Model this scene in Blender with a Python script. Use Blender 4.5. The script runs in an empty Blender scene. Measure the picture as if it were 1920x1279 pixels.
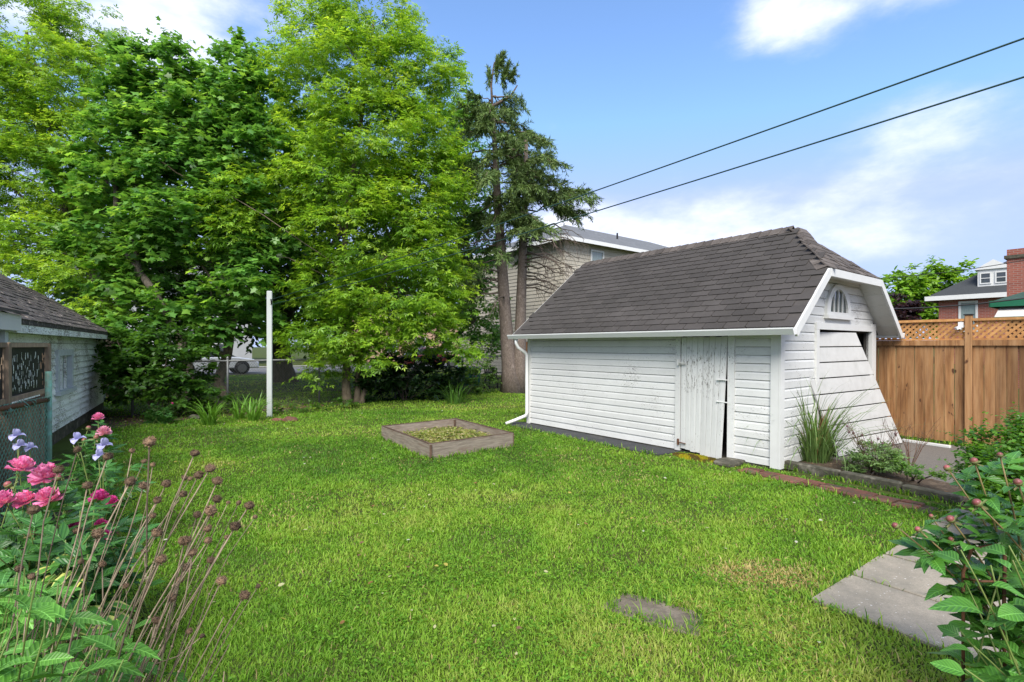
import bpy, bmesh, math, random
import numpy as np
from mathutils import Vector, Matrix, Euler
random.seed(7)
RNG = np.random.default_rng(11)
R = math.radians
scene = bpy.context.scene
col = scene.collection

# ------------------------------------------------------------------ camera
CH, F, HZ = 1.6, 960.0, 648.0            # eye height, focal length and horizon row in photo pixels (1920 wide)
cam_d = bpy.data.cameras.new('camera'); cam = bpy.data.objects.new('camera', cam_d); col.objects.link(cam)
cam.location = (0, 0, CH); cam.rotation_euler = (R(90), 0, 0)
cam_d.sensor_width = 36; cam_d.lens = 18.0; cam_d.shift_y = (HZ - 639.5) / 1920
cam_d.clip_start = 0.05; cam_d.clip_end = 2000
scene.camera = cam
scene.render.resolution_x = 1024; scene.render.resolution_y = 682

# ------------------------------------------------------------------ sky
SUN_EL, SUN_AZ = 46.0, 186.0              # azimuth clockwise from +Y: behind the camera
world = bpy.data.worlds.new('World'); scene.world = world; world.use_nodes = True
wn, wl = world.node_tree.nodes, world.node_tree.links
wn.clear()
def wnode(t, **k):
    n = wn.new(t)
    for a, v in k.items(): setattr(n, a, v)
    return n
def wmath(op, a, b=None, c=None):
    n = wnode('ShaderNodeMath', operation=op)
    for i, v in enumerate((a, b, c)):
        if v is None: continue
        if isinstance(v, (int, float)): n.inputs[i].default_value = v
        else: wl.new(v, n.inputs[i])
    return n.outputs[0]
sky = wnode('ShaderNodeTexSky', sky_type='NISHITA', sun_disc=False, sun_elevation=R(SUN_EL), sun_rotation=R(SUN_AZ),
            air_density=1.0, dust_density=0.6, ozone_density=2.6)
tc = wnode('ShaderNodeTexCoord')
sep = wnode('ShaderNodeSeparateXYZ'); wl.new(tc.outputs['Generated'], sep.inputs[0])
az = wmath('ARCTAN2', sep.outputs[0], sep.outputs[1]); el = wmath('ARCSINE', sep.outputs[2])
comb = wnode('ShaderNodeCombineXYZ')
wl.new(az, comb.inputs[0]); wl.new(wmath('MULTIPLY', el, 2.1), comb.inputs[1])
def wnoise(scale, detail, rough, off):
    m = wnode('ShaderNodeMapping'); m.inputs['Location'].default_value = off; wl.new(comb.outputs[0], m.inputs[0])
    n = wnode('ShaderNodeTexNoise'); n.inputs['Scale'].default_value = scale; n.inputs['Detail'].default_value = detail
    n.inputs['Roughness'].default_value = rough; wl.new(m.outputs[0], n.inputs['Vector']); return n.outputs[0]
n1 = wnoise(3.2, 8, 0.56, (1.3, 4.2, 0)); n2 = wnoise(9.0, 9, 0.62, (7.3, 0.4, 2.0))
def blob(a0, e0, sa, se, amp):
    da = wmath('DIVIDE', wmath('SUBTRACT', az, R(a0)), R(sa)); de = wmath('DIVIDE', wmath('SUBTRACT', el, R(e0)), R(se))
    r2 = wmath('ADD', wmath('MULTIPLY', da, da), wmath('MULTIPLY', de, de))
    return wmath('MULTIPLY', wmath('EXPONENT', wmath('MULTIPLY', r2, -1.0)), amp)
cover = None
for b in ((-31, 29, 13, 6.5, .60), (-46, 26, 12, 7, .45), (27, 30, 6, 3.2, .50), (38, 28.5, 11, 3.0, .56), (41, 17.5, 9, 3.8, .52),
          (18, 12.5, 16, 3.8, .54), (33, 14, 9, 2.4, .25), (36, 9.0, 12, 2.2, .42), (22, 8.5, 12, 3.0, .22), (39, 5.6, 3.5, 1.4, .4), (6, 14, 7, 4, .35)):
    o = blob(*b); cover = o if cover is None else wmath('ADD', cover, o)
away = wmath('GREATER_THAN', wmath('ABSOLUTE', az), R(58))          # unseen cloud beyond the view, thickened for whiter, brighter ambient light
cover = wmath('ADD', cover, wmath('MULTIPLY', away, .52))
dens = wmath('ADD', wmath('ADD', cover, wmath('MULTIPLY', wmath('SUBTRACT', n1, .5), 1.25)), wmath('MULTIPLY', wmath('SUBTRACT', n2, .5), .55))
mr = wnode('ShaderNodeMapRange', interpolation_type='SMOOTHSTEP'); mr.inputs['From Min'].default_value = .16; mr.inputs['From Max'].default_value = .86
mr.inputs['To Max'].default_value = .93
wl.new(dens, mr.inputs['Value'])
ccol = wnode('ShaderNodeMix', data_type='RGBA'); ccol.inputs[6].default_value = (2.9, 3.25, 4.4, 1); ccol.inputs[7].default_value = (4.5, 4.6, 5.1, 1)
mr2 = wnode('ShaderNodeMapRange'); mr2.inputs['From Min'].default_value = .35; mr2.inputs['From Max'].default_value = .8; wl.new(dens, mr2.inputs['Value']); wl.new(mr2.outputs[0], ccol.inputs[0])
tint = wnode('ShaderNodeMix', data_type='RGBA', blend_type='MULTIPLY'); tint.inputs[0].default_value = 1
tint.inputs[7].default_value = (.89, .99, 1.09, 1); wl.new(sky.outputs[0], tint.inputs[6])
cap = wnode('ShaderNodeMix', data_type='RGBA', blend_type='DARKEN'); cap.inputs[0].default_value = .9; cap.inputs[7].default_value = (1.85, 2.27, 3.7, 1); wl.new(tint.outputs[2], cap.inputs[6])   # caps the sky colour so the horizon pales less
wmix = wnode('ShaderNodeMix', data_type='RGBA'); wl.new(mr.outputs[0], wmix.inputs[0]); wl.new(cap.outputs[2], wmix.inputs[6]); wl.new(ccol.outputs[2], wmix.inputs[7])
bg = wnode('ShaderNodeBackground'); bg.inputs['Strength'].default_value = .115; wl.new(wmix.outputs[2], bg.inputs['Color'])
wo = wnode('ShaderNodeOutputWorld'); wl.new(bg.outputs[0], wo.inputs[0])

# ------------------------------------------------------------------ sun (veiled by thin cloud: soft shadows)
sd = bpy.data.lights.new('sun', 'SUN'); sd.energy = 2.4; sd.angle = R(38); sd.color = (1, .945, .85)
sun = bpy.data.objects.new('sun', sd); col.objects.link(sun)
_d = Vector((math.sin(R(SUN_AZ)) * math.cos(R(SUN_EL)), math.cos(R(SUN_AZ)) * math.cos(R(SUN_EL)), math.sin(R(SUN_EL))))
sun.rotation_euler = _d.to_track_quat('Z', 'Y').to_euler()
vs = scene.view_settings; vs.view_transform = 'Standard'; vs.look = 'None'; vs.gamma = 1; vs.exposure = 1.36; vs.use_curve_mapping = False

# ------------------------------------------------------------------ places
def gp(x, y):                               # photo pixel of a point on the ground -> ground point
    Y = CH * F / (y - HZ); return Vector(((x - 960) / F * Y, Y, 0))
def at(x, y, Y):                            # photo pixel + distance -> point
    return Vector(((x - 960) / F * Y, Y, CH + (HZ - y) / F * Y))
ROT = R(38.4); CA, SA = math.cos(ROT), math.sin(ROT)
P0 = Vector((3.42, 6.56, 0))                # near corner of the garage; the lot's axes run along its walls
def G(t, s, z=0): return Vector((P0.x + CA * t - SA * s, P0.y + SA * t + CA * s, z))
def inG(p): dx, dy = p[0] - P0.x, p[1] - P0.y; return CA * dx + SA * dy, -SA * dx + CA * dy

# ------------------------------------------------------------------ helpers
def thing(name, label, cat, loc=(0, 0, 0), rz=0, group=None):
    o = bpy.data.objects.new(name, None); o.empty_display_size = .1; col.objects.link(o)
    o.location = loc; o.rotation_euler = (0, 0, rz); o['label'] = label; o['category'] = cat
    if group: o['group'] = group
    return o
def link(name, me, m, parent=None, M=None):
    o = bpy.data.objects.new(name, me); col.objects.link(o)
    if m is not None and len(me.materials) == 0: me.materials.append(m)
    if parent is not None: o.parent = parent
    if M is not None: o.matrix_basis = M
    return o
def tag(o, label=None, cat=None, kind=None, group=None):
    if label: o['label'] = label
    if cat: o['category'] = cat
    if kind: o['kind'] = kind
    if group: o['group'] = group
    return o
def build(name, V, Fc, m, parent=None, colr=None, smooth=False, kind=None):
    """V (n,3); Fc (k,3|4) faces of one size."""
    V = np.asarray(V, np.float32).reshape(-1, 3); Fc = np.asarray(Fc, np.int32)
    me = bpy.data.meshes.new(name); me.vertices.add(len(V)); me.vertices.foreach_set('co', V.ravel())
    k = Fc.shape[1]; me.loops.add(Fc.size); me.loops.foreach_set('vertex_index', Fc.ravel())
    me.polygons.add(len(Fc)); me.polygons.foreach_set('loop_start', np.arange(0, Fc.size, k, dtype=np.int32))
    if smooth: me.polygons.foreach_set('use_smooth', np.ones(len(Fc), bool))
    me.update(calc_edges=True)
    if colr is not None:
        a = me.color_attributes.new('Col', 'FLOAT_COLOR', 'POINT'); c = np.ones((len(V), 4), np.float32); c[:, :3] = colr
        a.data.foreach_set('color', c.ravel())
    o = link(name, me, m, parent)
    if kind: o['kind'] = kind
    return o
class MB:
    """collects quads/tris of ONE part"""
    def __init__(s): s.v, s.f = [], []
    def add(s, vs, fs):
        n = len(s.v); s.v += [tuple(v) for v in vs]; s.f += [tuple(i + n for i in f) for f in fs]; return s
    def box(s, c, d, M=None):
        x, y, z = d[0] / 2, d[1] / 2, d[2] / 2
        vs = [Vector((a * x, b * y, e * z)) for e in (-1, 1) for b in (-1, 1) for a in (-1, 1)]
        if M is not None: vs = [M @ v for v in vs]
        vs = [v + Vector(c) for v in vs]
        return s.add(vs, [(0, 2, 3, 1), (4, 5, 7, 6), (0, 1, 5, 4), (2, 6, 7, 3), (0, 4, 6, 2), (1, 3, 7, 5)])
    def bb(s, a, b):
        return s.box([(a[i] + b[i]) / 2 for i in range(3)], [abs(b[i] - a[i]) for i in range(3)])
    def bar(s, a, b, w, h, up=(0, 0, 1)):
        a, b = Vector(a), Vector(b); d = b - a; L = d.length; d.normalize(); u = Vector(up)
        if abs(d.dot(u)) > .95: u = Vector((1, 0, 0))
        y = u.cross(d).normalized(); z = d.cross(y)
        M = Matrix((d, y, z)).transposed()
        return s.box((a + b) / 2, (L, w, h), M)
    def prism(s, pts, off):
        n = len(pts); off = Vector(off); vs = [Vector(p) for p in pts]; vs = vs + [p + off for p in vs]
        fs = [tuple(range(n))[::-1], tuple(range(n, 2 * n))] + [(i, (i + 1) % n, (i + 1) % n + n, i + n) for i in range(n)]
        return s.add(vs, fs)
    def tube(s, pts, rad, seg=6, cap=True):
        pts = [Vector(p) for p in pts]; n = len(pts)
        rad = [rad] * n if isinstance(rad, (int, float)) else rad
        vs, fs = [], []; prev = None
        for i, p in enumerate(pts):
            d = (pts[min(i + 1, n - 1)] - pts[max(i - 1, 0)]).normalized()
            u = (prev if prev is not None else (Vector((1, 0, 0)) if abs(d.x) < .8 else Vector((0, 1, 0))))
            u = (u - d * u.dot(d)).normalized(); prev = u; w = d.cross(u)
            for k in range(seg):
                an = 2 * math.pi * k / seg; vs.append(p + (u * math.cos(an) + w * math.sin(an)) * rad[i])
        for i in range(n - 1):
            for k in range(seg):
                a, b = i * seg + k, i * seg + (k + 1) % seg; fs.append((a, b, b + seg, a + seg))
        if cap: fs += [tuple(range(seg))[::-1], tuple(range((n - 1) * seg, n * seg))]
        return s.add(vs, fs)
    def lathe(s, prof, seg=12, c=(0, 0, 0), M=None):
        vs, fs = [], []
        for r, z in prof:
            for k in range(seg):
                an = 2 * math.pi * k / seg; v = Vector((r * math.cos(an), r * math.sin(an), z))
                vs.append((M @ v if M is not None else v) + Vector(c))
        n = len(prof)
        for i in range(n - 1):
            for k in range(seg):
                a, b = i * seg + k, i * seg + (k + 1) % seg; fs.append((a, b, b + seg, a + seg))
        fs += [tuple(range(seg))[::-1], tuple(range((n - 1) * seg, n * seg))]
        return s.add(vs, fs)
    def mesh(s, name, smooth=False, bevel=0):
        me = bpy.data.meshes.new(name); me.from_pydata(s.v, [], s.f)
        bm = bmesh.new(); bm.from_mesh(me); bmesh.ops.recalc_face_normals(bm, faces=bm.faces)
        if bevel: bmesh.ops.bevel(bm, geom=bm.edges[:], offset=bevel, segments=1, affect='EDGES')
        bm.to_mesh(me); bm.free()
        if smooth:
            for p in me.polygons: p.use_smooth = True
        me.update(); return me
    def obj(s, name, m, parent=None, smooth=False, bevel=0): return link(name, s.mesh(name, smooth, bevel), m, parent)

def vnoise(x, y, scale, seed):
    g = np.random.default_rng(seed).random((64, 64)); u, v = np.asarray(x) * scale + 1000, np.asarray(y) * scale + 1000
    i, j = np.floor(u).astype(int), np.floor(v).astype(int); fu, fv = u - i, v - j
    fu, fv = fu * fu * (3 - 2 * fu), fv * fv * (3 - 2 * fv)
    q = lambda a, b: g[a % 64, b % 64]
    return (q(i, j) * (1 - fu) + q(i + 1, j) * fu) * (1 - fv) + (q(i, j + 1) * (1 - fu) + q(i + 1, j + 1) * fu) * fv
def in_poly(px, py, poly):
    r = np.zeros(len(px), bool); n = len(poly)
    for i in range(n):
        x1, y1 = poly[i][0], poly[i][1]; x2, y2 = poly[(i + 1) % n][0], poly[(i + 1) % n][1]
        c = ((y1 > py) != (y2 > py)); r ^= c & (px < (x2 - x1) * (py - y1) / ((y2 - y1) if y2 != y1 else 1e-9) + x1)
    return r
def unit(a): return a / np.maximum(np.linalg.norm(a, axis=-1, keepdims=True), 1e-9)

# ------------------------------------------------------------------ materials
def nodes(name):
    m = bpy.data.materials.new(name); m.use_nodes = True; nt = m.node_tree; b = nt.nodes['Principled BSDF']; return m, nt, b
def mn(nt, t, **k):
    n = nt.nodes.new(t)
    for a, v in k.items(): setattr(n, a, v)
    return n
def coords(nt, mode, stretch):
    if mode == 'world': s = mn(nt, 'ShaderNodeNewGeometry').outputs['Position']
    else: s = mn(nt, 'ShaderNodeTexCoord').outputs['Object']
    mp = mn(nt, 'ShaderNodeMapping'); mp.inputs['Scale'].default_value = stretch; nt.links.new(s, mp.inputs[0]); return mp.outputs[0]
def noise(nt, vec, scale, detail=5, rough=.6):
    n = mn(nt, 'ShaderNodeTexNoise'); n.inputs['Scale'].default_value = scale; n.inputs['Detail'].default_value = detail; n.inputs['Roughness'].default_value = rough
    nt.links.new(vec, n.inputs['Vector']); return n.outputs[0]
def mixc(nt, fac, a, b, blend='MIX'):
    n = mn(nt, 'ShaderNodeMix', data_type='RGBA', blend_type=blend)
    for sock, v in ((0, fac), (6, a), (7, b)):
        if hasattr(v, 'links') or hasattr(v, 'is_linked'): nt.links.new(v, n.inputs[sock])
        elif sock == 0: n.inputs[0].default_value = v
        else: n.inputs[sock].default_value = (*v, 1) if len(v) == 3 else v
    return n.outputs[2]
def ramp(nt, v, lo, hi):
    n = mn(nt, 'ShaderNodeMapRange'); n.inputs['From Min'].default_value = lo; n.inputs['From Max'].default_value = hi; nt.links.new(v, n.inputs['Value']); return n.outputs[0]
def bump(nt, b, h, strength, dist=.01):
    n = mn(nt, 'ShaderNodeBump'); n.inputs['Strength'].default_value = strength; n.inputs['Distance'].default_value = dist
    nt.links.new(h, n.inputs['Height']); nt.links.new(n.outputs[0], b.inputs['Normal'])
def pm(name, c1, c2=None, scale=8, rough=.8, bmp=.3, stretch=(1, 1, 1), mode='world', c3=None, s3=2.0, t3=(.55, .7), rnd=0, spec=.3, dist=.01, metal=0, c4=None, s4=10, t4=(.66, .72), st4=(1, 1, .5)):
    """two-tone noise material, optional third tone in patches, optional tone shift per object"""
    m, nt, b = nodes(name); v = coords(nt, mode, stretch); n = noise(nt, v, scale)
    c = mixc(nt, ramp(nt, n, .3, .7), c1, c2 or c1)
    if c3: c = mixc(nt, ramp(nt, noise(nt, v, s3, 6, .65), *t3), c, c3)
    if c4: c = mixc(nt, ramp(nt, noise(nt, coords(nt, mode, st4), s4, 2, .5), *t4), c, c4)
    if rnd:
        oi = mn(nt, 'ShaderNodeObjectInfo'); r = mn(nt, 'ShaderNodeMapRange'); r.inputs['To Min'].default_value = 1 - rnd; r.inputs['To Max'].default_value = 1 + rnd
        nt.links.new(oi.outputs['Random'], r.inputs['Value']); c = mixc(nt, 1.0, c, r.outputs[0], 'MULTIPLY')
    nt.links.new(c, b.inputs['Base Color']); b.inputs['Roughness'].default_value = rough; b.inputs['Specular IOR Level'].default_value = spec; b.inputs['Metallic'].default_value = metal
    if bmp: bump(nt, b, n, bmp, dist)
    return m
def leafmat(name, tr=.35, rough=.5, spec=.35, boost=1.2, fixed=None, rnd=0, fscale=14, veins=False):
    m, nt, b = nodes(name)
    if fixed:
        v = coords(nt, 'object', (1, 1, 1)); c = mixc(nt, ramp(nt, noise(nt, v, fscale), .3, .7), fixed[0], fixed[1])
        if veins:
            sx_ = mn(nt, 'ShaderNodeSeparateXYZ'); nt.links.new(v, sx_.inputs[0]); ab_ = mn(nt, 'ShaderNodeMath', operation='ABSOLUTE'); nt.links.new(sx_.outputs[1], ab_.inputs[0])
            dg = mn(nt, 'ShaderNodeMath', operation='MULTIPLY_ADD'); nt.links.new(ab_.outputs[0], dg.inputs[0]); dg.inputs[1].default_value = -.8; nt.links.new(sx_.outputs[0], dg.inputs[2])
            sn = mn(nt, 'ShaderNodeMath', operation='SINE'); ml = mn(nt, 'ShaderNodeMath', operation='MULTIPLY'); ml.inputs[1].default_value = 420; nt.links.new(dg.outputs[0], ml.inputs[0]); nt.links.new(ml.outputs[0], sn.inputs[0])
            c = mixc(nt, ramp(nt, sn.outputs[0], .55, 1.0), c, tuple(min(1, q * 1.25) for q in fixed[1])); rb = mn(nt, 'ShaderNodeMapRange'); rb.inputs['From Min'].default_value = .0022; rb.inputs['From Max'].default_value = .0006; nt.links.new(ab_.outputs[0], rb.inputs['Value'])
            c = mixc(nt, rb.outputs[0], c, tuple(min(1, q * 1.7 + .03) for q in fixed[1])); bump(nt, b, sn.outputs[0], .35, .002)
        oi = mn(nt, 'ShaderNodeObjectInfo'); r = mn(nt, 'ShaderNodeMapRange'); r.inputs['To Min'].default_value = 1 - rnd; r.inputs['To Max'].default_value = 1 + rnd
        nt.links.new(oi.outputs['Random'], r.inputs['Value']); c = mixc(nt, 1.0, c, r.outputs[0], 'MULTIPLY')
    else:
        a = mn(nt, 'ShaderNodeVertexColor'); a.layer_name = 'Col'; c = a.outputs[0]
    nt.links.new(c, b.inputs['Base Color']); b.inputs['Roughness'].default_value = rough; b.inputs['Specular IOR Level'].default_value = spec
    t = mn(nt, 'ShaderNodeBsdfTranslucent'); nt.links.new(mixc(nt, 1.0, c, (boost * 1.1, boost, boost * .6), 'MULTIPLY'), t.inputs[0])
    mx = mn(nt, 'ShaderNodeMixShader'); mx.inputs[0].default_value = tr; nt.links.new(b.outputs[0], mx.inputs[1]); nt.links.new(t.outputs[0], mx.inputs[2])
    nt.links.new(mx.outputs[0], nt.nodes['Material Output'].inputs[0]); return m
def peeling(name, paint, paint2, wood, scale, lo, hi, stretch, dirt=None, rnd=.06, rough=.55):
    m, nt, b = nodes(name); v = coords(nt, 'world', (1, 1, 1)); vs_ = coords(nt, 'world', stretch)
    p = mixc(nt, ramp(nt, noise(nt, v, 1.6), .35, .65), paint, paint2)
    p = mixc(nt, ramp(nt, noise(nt, vs_, 26, 4), .56, .8), p, tuple(x * .86 for x in paint2))
    # flakes come in patches
    patch = ramp(nt, noise(nt, v, 1.7, 5, .65), .40, .68)
    fl = noise(nt, vs_, scale, 7, .72)
    s = mn(nt, 'ShaderNodeMath', operation='MULTIPLY_ADD'); nt.links.new(patch, s.inputs[0]); s.inputs[1].default_value = .15; nt.links.new(fl, s.inputs[2])
    mask = ramp(nt, s.outputs[0], lo, hi)
    w = mixc(nt, ramp(nt, noise(nt, vs_, 40), .3, .7), wood, tuple(x * .55 for x in wood))
    c = mixc(nt, mask, p, w)
    if dirt: c = mixc(nt, ramp(nt, noise(nt, v, 2.3, 6, .7), .5, .78), c, dirt)
    oi = mn(nt, 'ShaderNodeObjectInfo'); r = mn(nt, 'ShaderNodeMapRange'); r.inputs['To Min'].default_value = 1 - rnd; r.inputs['To Max'].default_value = 1 + rnd
    nt.links.new(oi.outputs['Random'], r.inputs['Value']); c = mixc(nt, 1.0, c, r.outputs[0], 'MULTIPLY')
    nt.links.new(c, b.inputs['Base Color']); b.inputs['Roughness'].default_value = rough
    inv = mn(nt, 'ShaderNodeMath', operation='SUBTRACT'); inv.inputs[0].default_value = 1; nt.links.new(mask, inv.inputs[1])
    bump(nt, b, inv.outputs[0], .5, .004); return m

MAT = {}
MAT['siding'] = peeling('white_siding_paint', (.61, .615, .60), (.555, .56, .545), (.19, .18, .16), 60, .685, .71, (.6, .6, 1.4))
MAT['door_paint'] = peeling('flaking_door_paint', (.60, .605, .59), (.54, .545, .53), (.19, .18, .16), 30, .67, .70, (2.2, 2.2, .5))
MAT['white'] = pm('white_trim_paint', (.62, .625, .61), (.57, .575, .56), 5, .5, .1)
MAT['garage_door'] = pm('grey_white_door_paint', (.53, .53, .515), (.47, .47, .455), 6, .6, .15, c3=(.42, .42, .40), s3=4, t3=(.55, .75), rnd=.05)
MAT['gutter'] = pm('white_aluminium', (.70, .705, .69), (.67, .675, .665), 3, .35, 0, spec=.5)
MAT['shed'] = peeling('weathered_shed_paint', (.82, .86, .83), (.74, .78, .755), (.34, .32, .285), 34, .60, .64, (.5, .5, 1.8), dirt=(.56, .57, .53), rnd=.08, rough=.75)
MAT['shedtrim'] = pm('grey_blue_old_paint', (.50, .55, .57), (.40, .44, .45), 14, .8, .4)
MAT['shingle'] = pm('asphalt_shingle', (.062, .056, .051), (.036, .032, .029), 90, .92, .5, rnd=.13, c3=(.074, .066, .062), s3=1.2, t3=(.45, .8))
MAT['shingle_old'] = pm('worn_brown_shingle', (.11, .092, .08), (.062, .055, .05), 40, .95, .5, rnd=.3, c3=(.15, .132, .12), s3=5)
MAT['shingle_left'] = pm('mossy_black_shingle', (.085, .075, .07), (.04, .036, .034), 30, .95, .6, c3=(.27, .235, .205), s3=17, t3=(.55, .64), rnd=.3)
MAT['cedar'] = pm('stained_cedar', (.27, .135, .052), (.13, .058, .023), 8, .75, .4, (4, 4, .3), c3=(.35, .205, .098), s3=3.2, t3=(.42, .75), rnd=.36, c4=(.07, .03, .014), s4=11, t4=(.69, .74))
MAT['cedar_light'] = pm('stained_cedar_lattice', (.50, .27, .10), (.36, .165, .055), 9, .7, .3, (2, 2, 1), rnd=.15)
MAT['cedar_dark'] = pm('old_brown_boards', (.30, .22, .15), (.17, .125, .085), 8, .85, .4, (3, 3, .4), rnd=.25)
MAT['bed_wood'] = pm('weathered_bed_board', (.31, .265, .215), (.17, .14, .112), 9, .9, .5, (.6, .6, 5), c3=(.17, .12, .09), s3=3.5, t3=(.52, .72), rnd=.14)
MAT['bed_edge'] = pm('rotten_board_edge', (.115, .072, .05), (.06, .04, .03), 18, .95, .5)
MAT['post'] = pm('white_metal_post', (.50, .53, .51), (.44, .47, .45), 2, .45, .05)
MAT['concrete'] = pm('path_concrete', (.30, .285, .262), (.23, .218, .202), 60, .92, .4, c3=(.36, .345, .315), s3=2.0, t3=(.45, .75), rnd=.09, dist=.004)
MAT['concrete_dark'] = pm('dark_kerb_concrete', (.10, .092, .07), (.035, .036, .024), 9, .95, .8, c3=(.19, .175, .14), s3=5, t3=(.54, .68))
MAT['asphalt'] = pm('wet_asphalt', (.055, .057, .062), (.035, .036, .039), 50, .8, .5, c3=(.09, .088, .08), s3=3)
MAT['drive'] = pm('gravelly_driveway', (.19, .172, .152), (.085, .077, .068), 85, .95, .7, c3=(.12, .11, .096), s3=2.5)
MAT['street'] = pm('street_asphalt', (.16, .16, .16), (.12, .12, .12), 30, .9, .2)
MAT['brick'] = pm('path_brick', (.19, .075, .05), (.09, .042, .032), 22, .9, .5, c3=(.065, .062, .04), s3=6, t3=(.46, .66), rnd=.35)
MAT['bark'] = pm('grey_bark', (.16, .135, .105), (.06, .05, .04), 12, .95, 1, (1.6, 1.6, .4), dist=.03)
MAT['bark_light'] = pm('brown_bark', (.22, .175, .125), (.10, .078, .055), 14, .95, 1, (1.6, 1.6, .4), dist=.02)
MAT['bark_spruce'] = pm('spruce_bark', (.235, .19, .16), (.10, .078, .066), 26, .95, 1, (1.3, 1.3, .7), dist=.03, c3=(.30, .25, .215), s3=9)
MAT['twig'] = pm('dead_twig', (.16, .125, .10), (.09, .07, .058), 20, .95, 0)
MAT['leaf'] = leafmat('tree_leaf', .46, .38, .5, 1.6)
MAT['needle'] = leafmat('spruce_needle', .12, .6, .2, 1)
MAT['grass'] = leafmat('grass_blade', .45, .55, .25, 1.5)
MAT['black_plastic'] = pm('black_plastic', (.016, .017, .018), (.012, .012, .013), 5, .45, 0)
MAT['black_panel'] = pm('black_sheet', (.012, .012, .012), (.02, .02, .02), 5, .6, 0)
MAT['galv'] = pm('galvanised_steel', (.17, .175, .175), (.12, .125, .125), 10, .5, 0, metal=.3)
MAT['greenwire'] = pm('green_coated_wire', (.12, .32, .26), (.12, .16, .12), 20, .5, 0)
MAT['rope'] = pm('green_clothesline', (.018, .065, .055), (.02, .05, .045), 30, .6, 0)
MAT['cable'] = pm('black_cable', (.014, .014, .015), None, 5, .6, 0)
MAT['glass'] = pm('window_glass', (.05, .06, .065), (.035, .04, .045), 2, .08, 0, spec=.8)
MAT['glass_green'] = pm('curtained_glass', (.24, .30, .30), (.17, .22, .22), 6, .15, 0, (3, 3, .3), spec=.7)
MAT['dark'] = pm('inside_shade', (.05, .047, .043), (.03, .028, .026), 5, .9, .2)  # near-black tone with interior shade painted in, for wall cores and floor
MAT['rust'] = pm('rusty_iron', (.16, .07, .035), (.07, .035, .022), 30, .85, .3)
MAT['chip'] = pm('wood_chip_mulch', (.30, .19, .11), (.13, .08, .05), 40, .95, .4)
# ================================================================== ground
m, nt, b = nodes('lawn_soil')
v = coords(nt, 'world', (1, 1, 1))
c = mixc(nt, ramp(nt, noise(nt, v, 60, 4), .3, .7), (.045, .075, .014), (.062, .052, .022))
c = mixc(nt, ramp(nt, noise(nt, v, .9, 4), .42, .68), c, (.07, .105, .022))
b.inputs['Specular IOR Level'].default_value = .1; nt.links.new(c, b.inputs['Base Color']); b.inputs['Roughness'].default_value = .95; bump(nt, b, noise(nt, v, 40), .6, .02)
MAT['lawn_soil'] = m
def sheet(name, pts, m, z, kind='structure'):
    o = MB().add([(p[0], p[1], z) for p in pts], [tuple(range(len(pts)))]).obj(name, m); 
    if o.data.polygons[0].normal.z < 0: o.data.flip_normals()
    return tag(o, kind=kind)
sheet('ground', [(-300, -60), (300, -60), (300, 500), (-300, 500)], MAT['lawn_soil'], 0)
sheet('street', [G(-60, 28.6), G(90, 28.6), G(90, 37), G(-60, 37)], MAT['street'], .004)
sheet('pavement', [G(-60, 38.2), G(90, 38.2), G(90, 39.8), G(-60, 39.8)], MAT['concrete'], .004)
SOIL = pm('bed_soil', (.085, .06, .04), (.045, .034, .024), 30, .95, .8, c3=(.15, .11, .075), s3=8, t3=(.5, .7))
bed_left = [(-.75, .55), (-1.05, 1.2), (-1.95, 2.43), (-2.5, 3.1), (-3.3, 4.3), (-4.9, 6.2), (-7.0, 7.6), (-7.3, 7.2), (-4.3, 4.4), (-3.4, 2.0), (-3.0, .3)]
sheet('flower_bed', bed_left, SOIL, .004)
kerb_a, kerb_b = gp(1464, 878), gp(1803, 950)
drive_pts = [kerb_a + Vector((.06, .03, 0)), G(.05, -.02), G(3.9, -.02), G(3.9, -9), G(.9, -9), kerb_b + Vector((.5, -.3, 0)), kerb_b + Vector((.08, .03, 0))]
sheet('driveway', drive_pts, MAT['drive'], .004)
bed_right = [kerb_a + Vector((.1, 0, 0)), kerb_b + Vector((.1, .02, 0)), kerb_b + Vector((.72, .35, 0)), kerb_a + Vector((.85, .62, 0))]
sheet('planting_bed', bed_right, SOIL, .03)
asphalt_pts = [G(-.5, 1.5), G(.02, 1.42), G(.02, 5.1), G(-.1, 5.35), G(-.46, 5.3)]
# asphalt apron along the wall: a thin uneven slab
apron = MB().prism([(p.x, p.y, 0) for p in asphalt_pts], (0, 0, .018)).obj('asphalt_apron', MAT['asphalt']); tag(apron, kind='structure')
back_soil = [G(-7.0, 9.2), G(-5.9, 9.9), G(-4.2, 10.2), G(-2.2, 10.6), G(-.5, 10.95), G(-.5, 11.6), G(-7.0, 11.6)]
sheet('back_bed', back_soil, SOIL, .004)

# concrete slab walk
walk = tag(MB().add([(0, 0, 0), (3.1, 0, 0), (3.1, -1.75, 0), (0, -1.75, 0)], [(0, 1, 2, 3)]).obj('walkway', SOIL), kind='structure')
walk.location = (1.85, 3.2, .006); walk.rotation_euler = (0, 0, math.atan2(.586, .81))
WA = Vector((1.85, 3.2, 0)); we1 = Vector((.81, .586, 0)); we2 = Vector((.586, -.81, 0))
m, nt, b = nodes('ribbed_slab'); v = coords(nt, 'object', (1, 1, 1))
c = mixc(nt, ramp(nt, noise(nt, v, 55), .3, .7), (.36, .315, .245), (.28, .24, .185))
c = mixc(nt, ramp(nt, noise(nt, v, 130, 3), .5, .7), c, (.20, .175, .135))
c = mixc(nt, ramp(nt, noise(nt, v, 2.2, 7, .72), .46, .66), c, (.2, .18, .14))
c = mixc(nt, ramp(nt, noise(nt, v, 45, 2), .70, .74), c, (.6, .58, .54))
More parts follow.
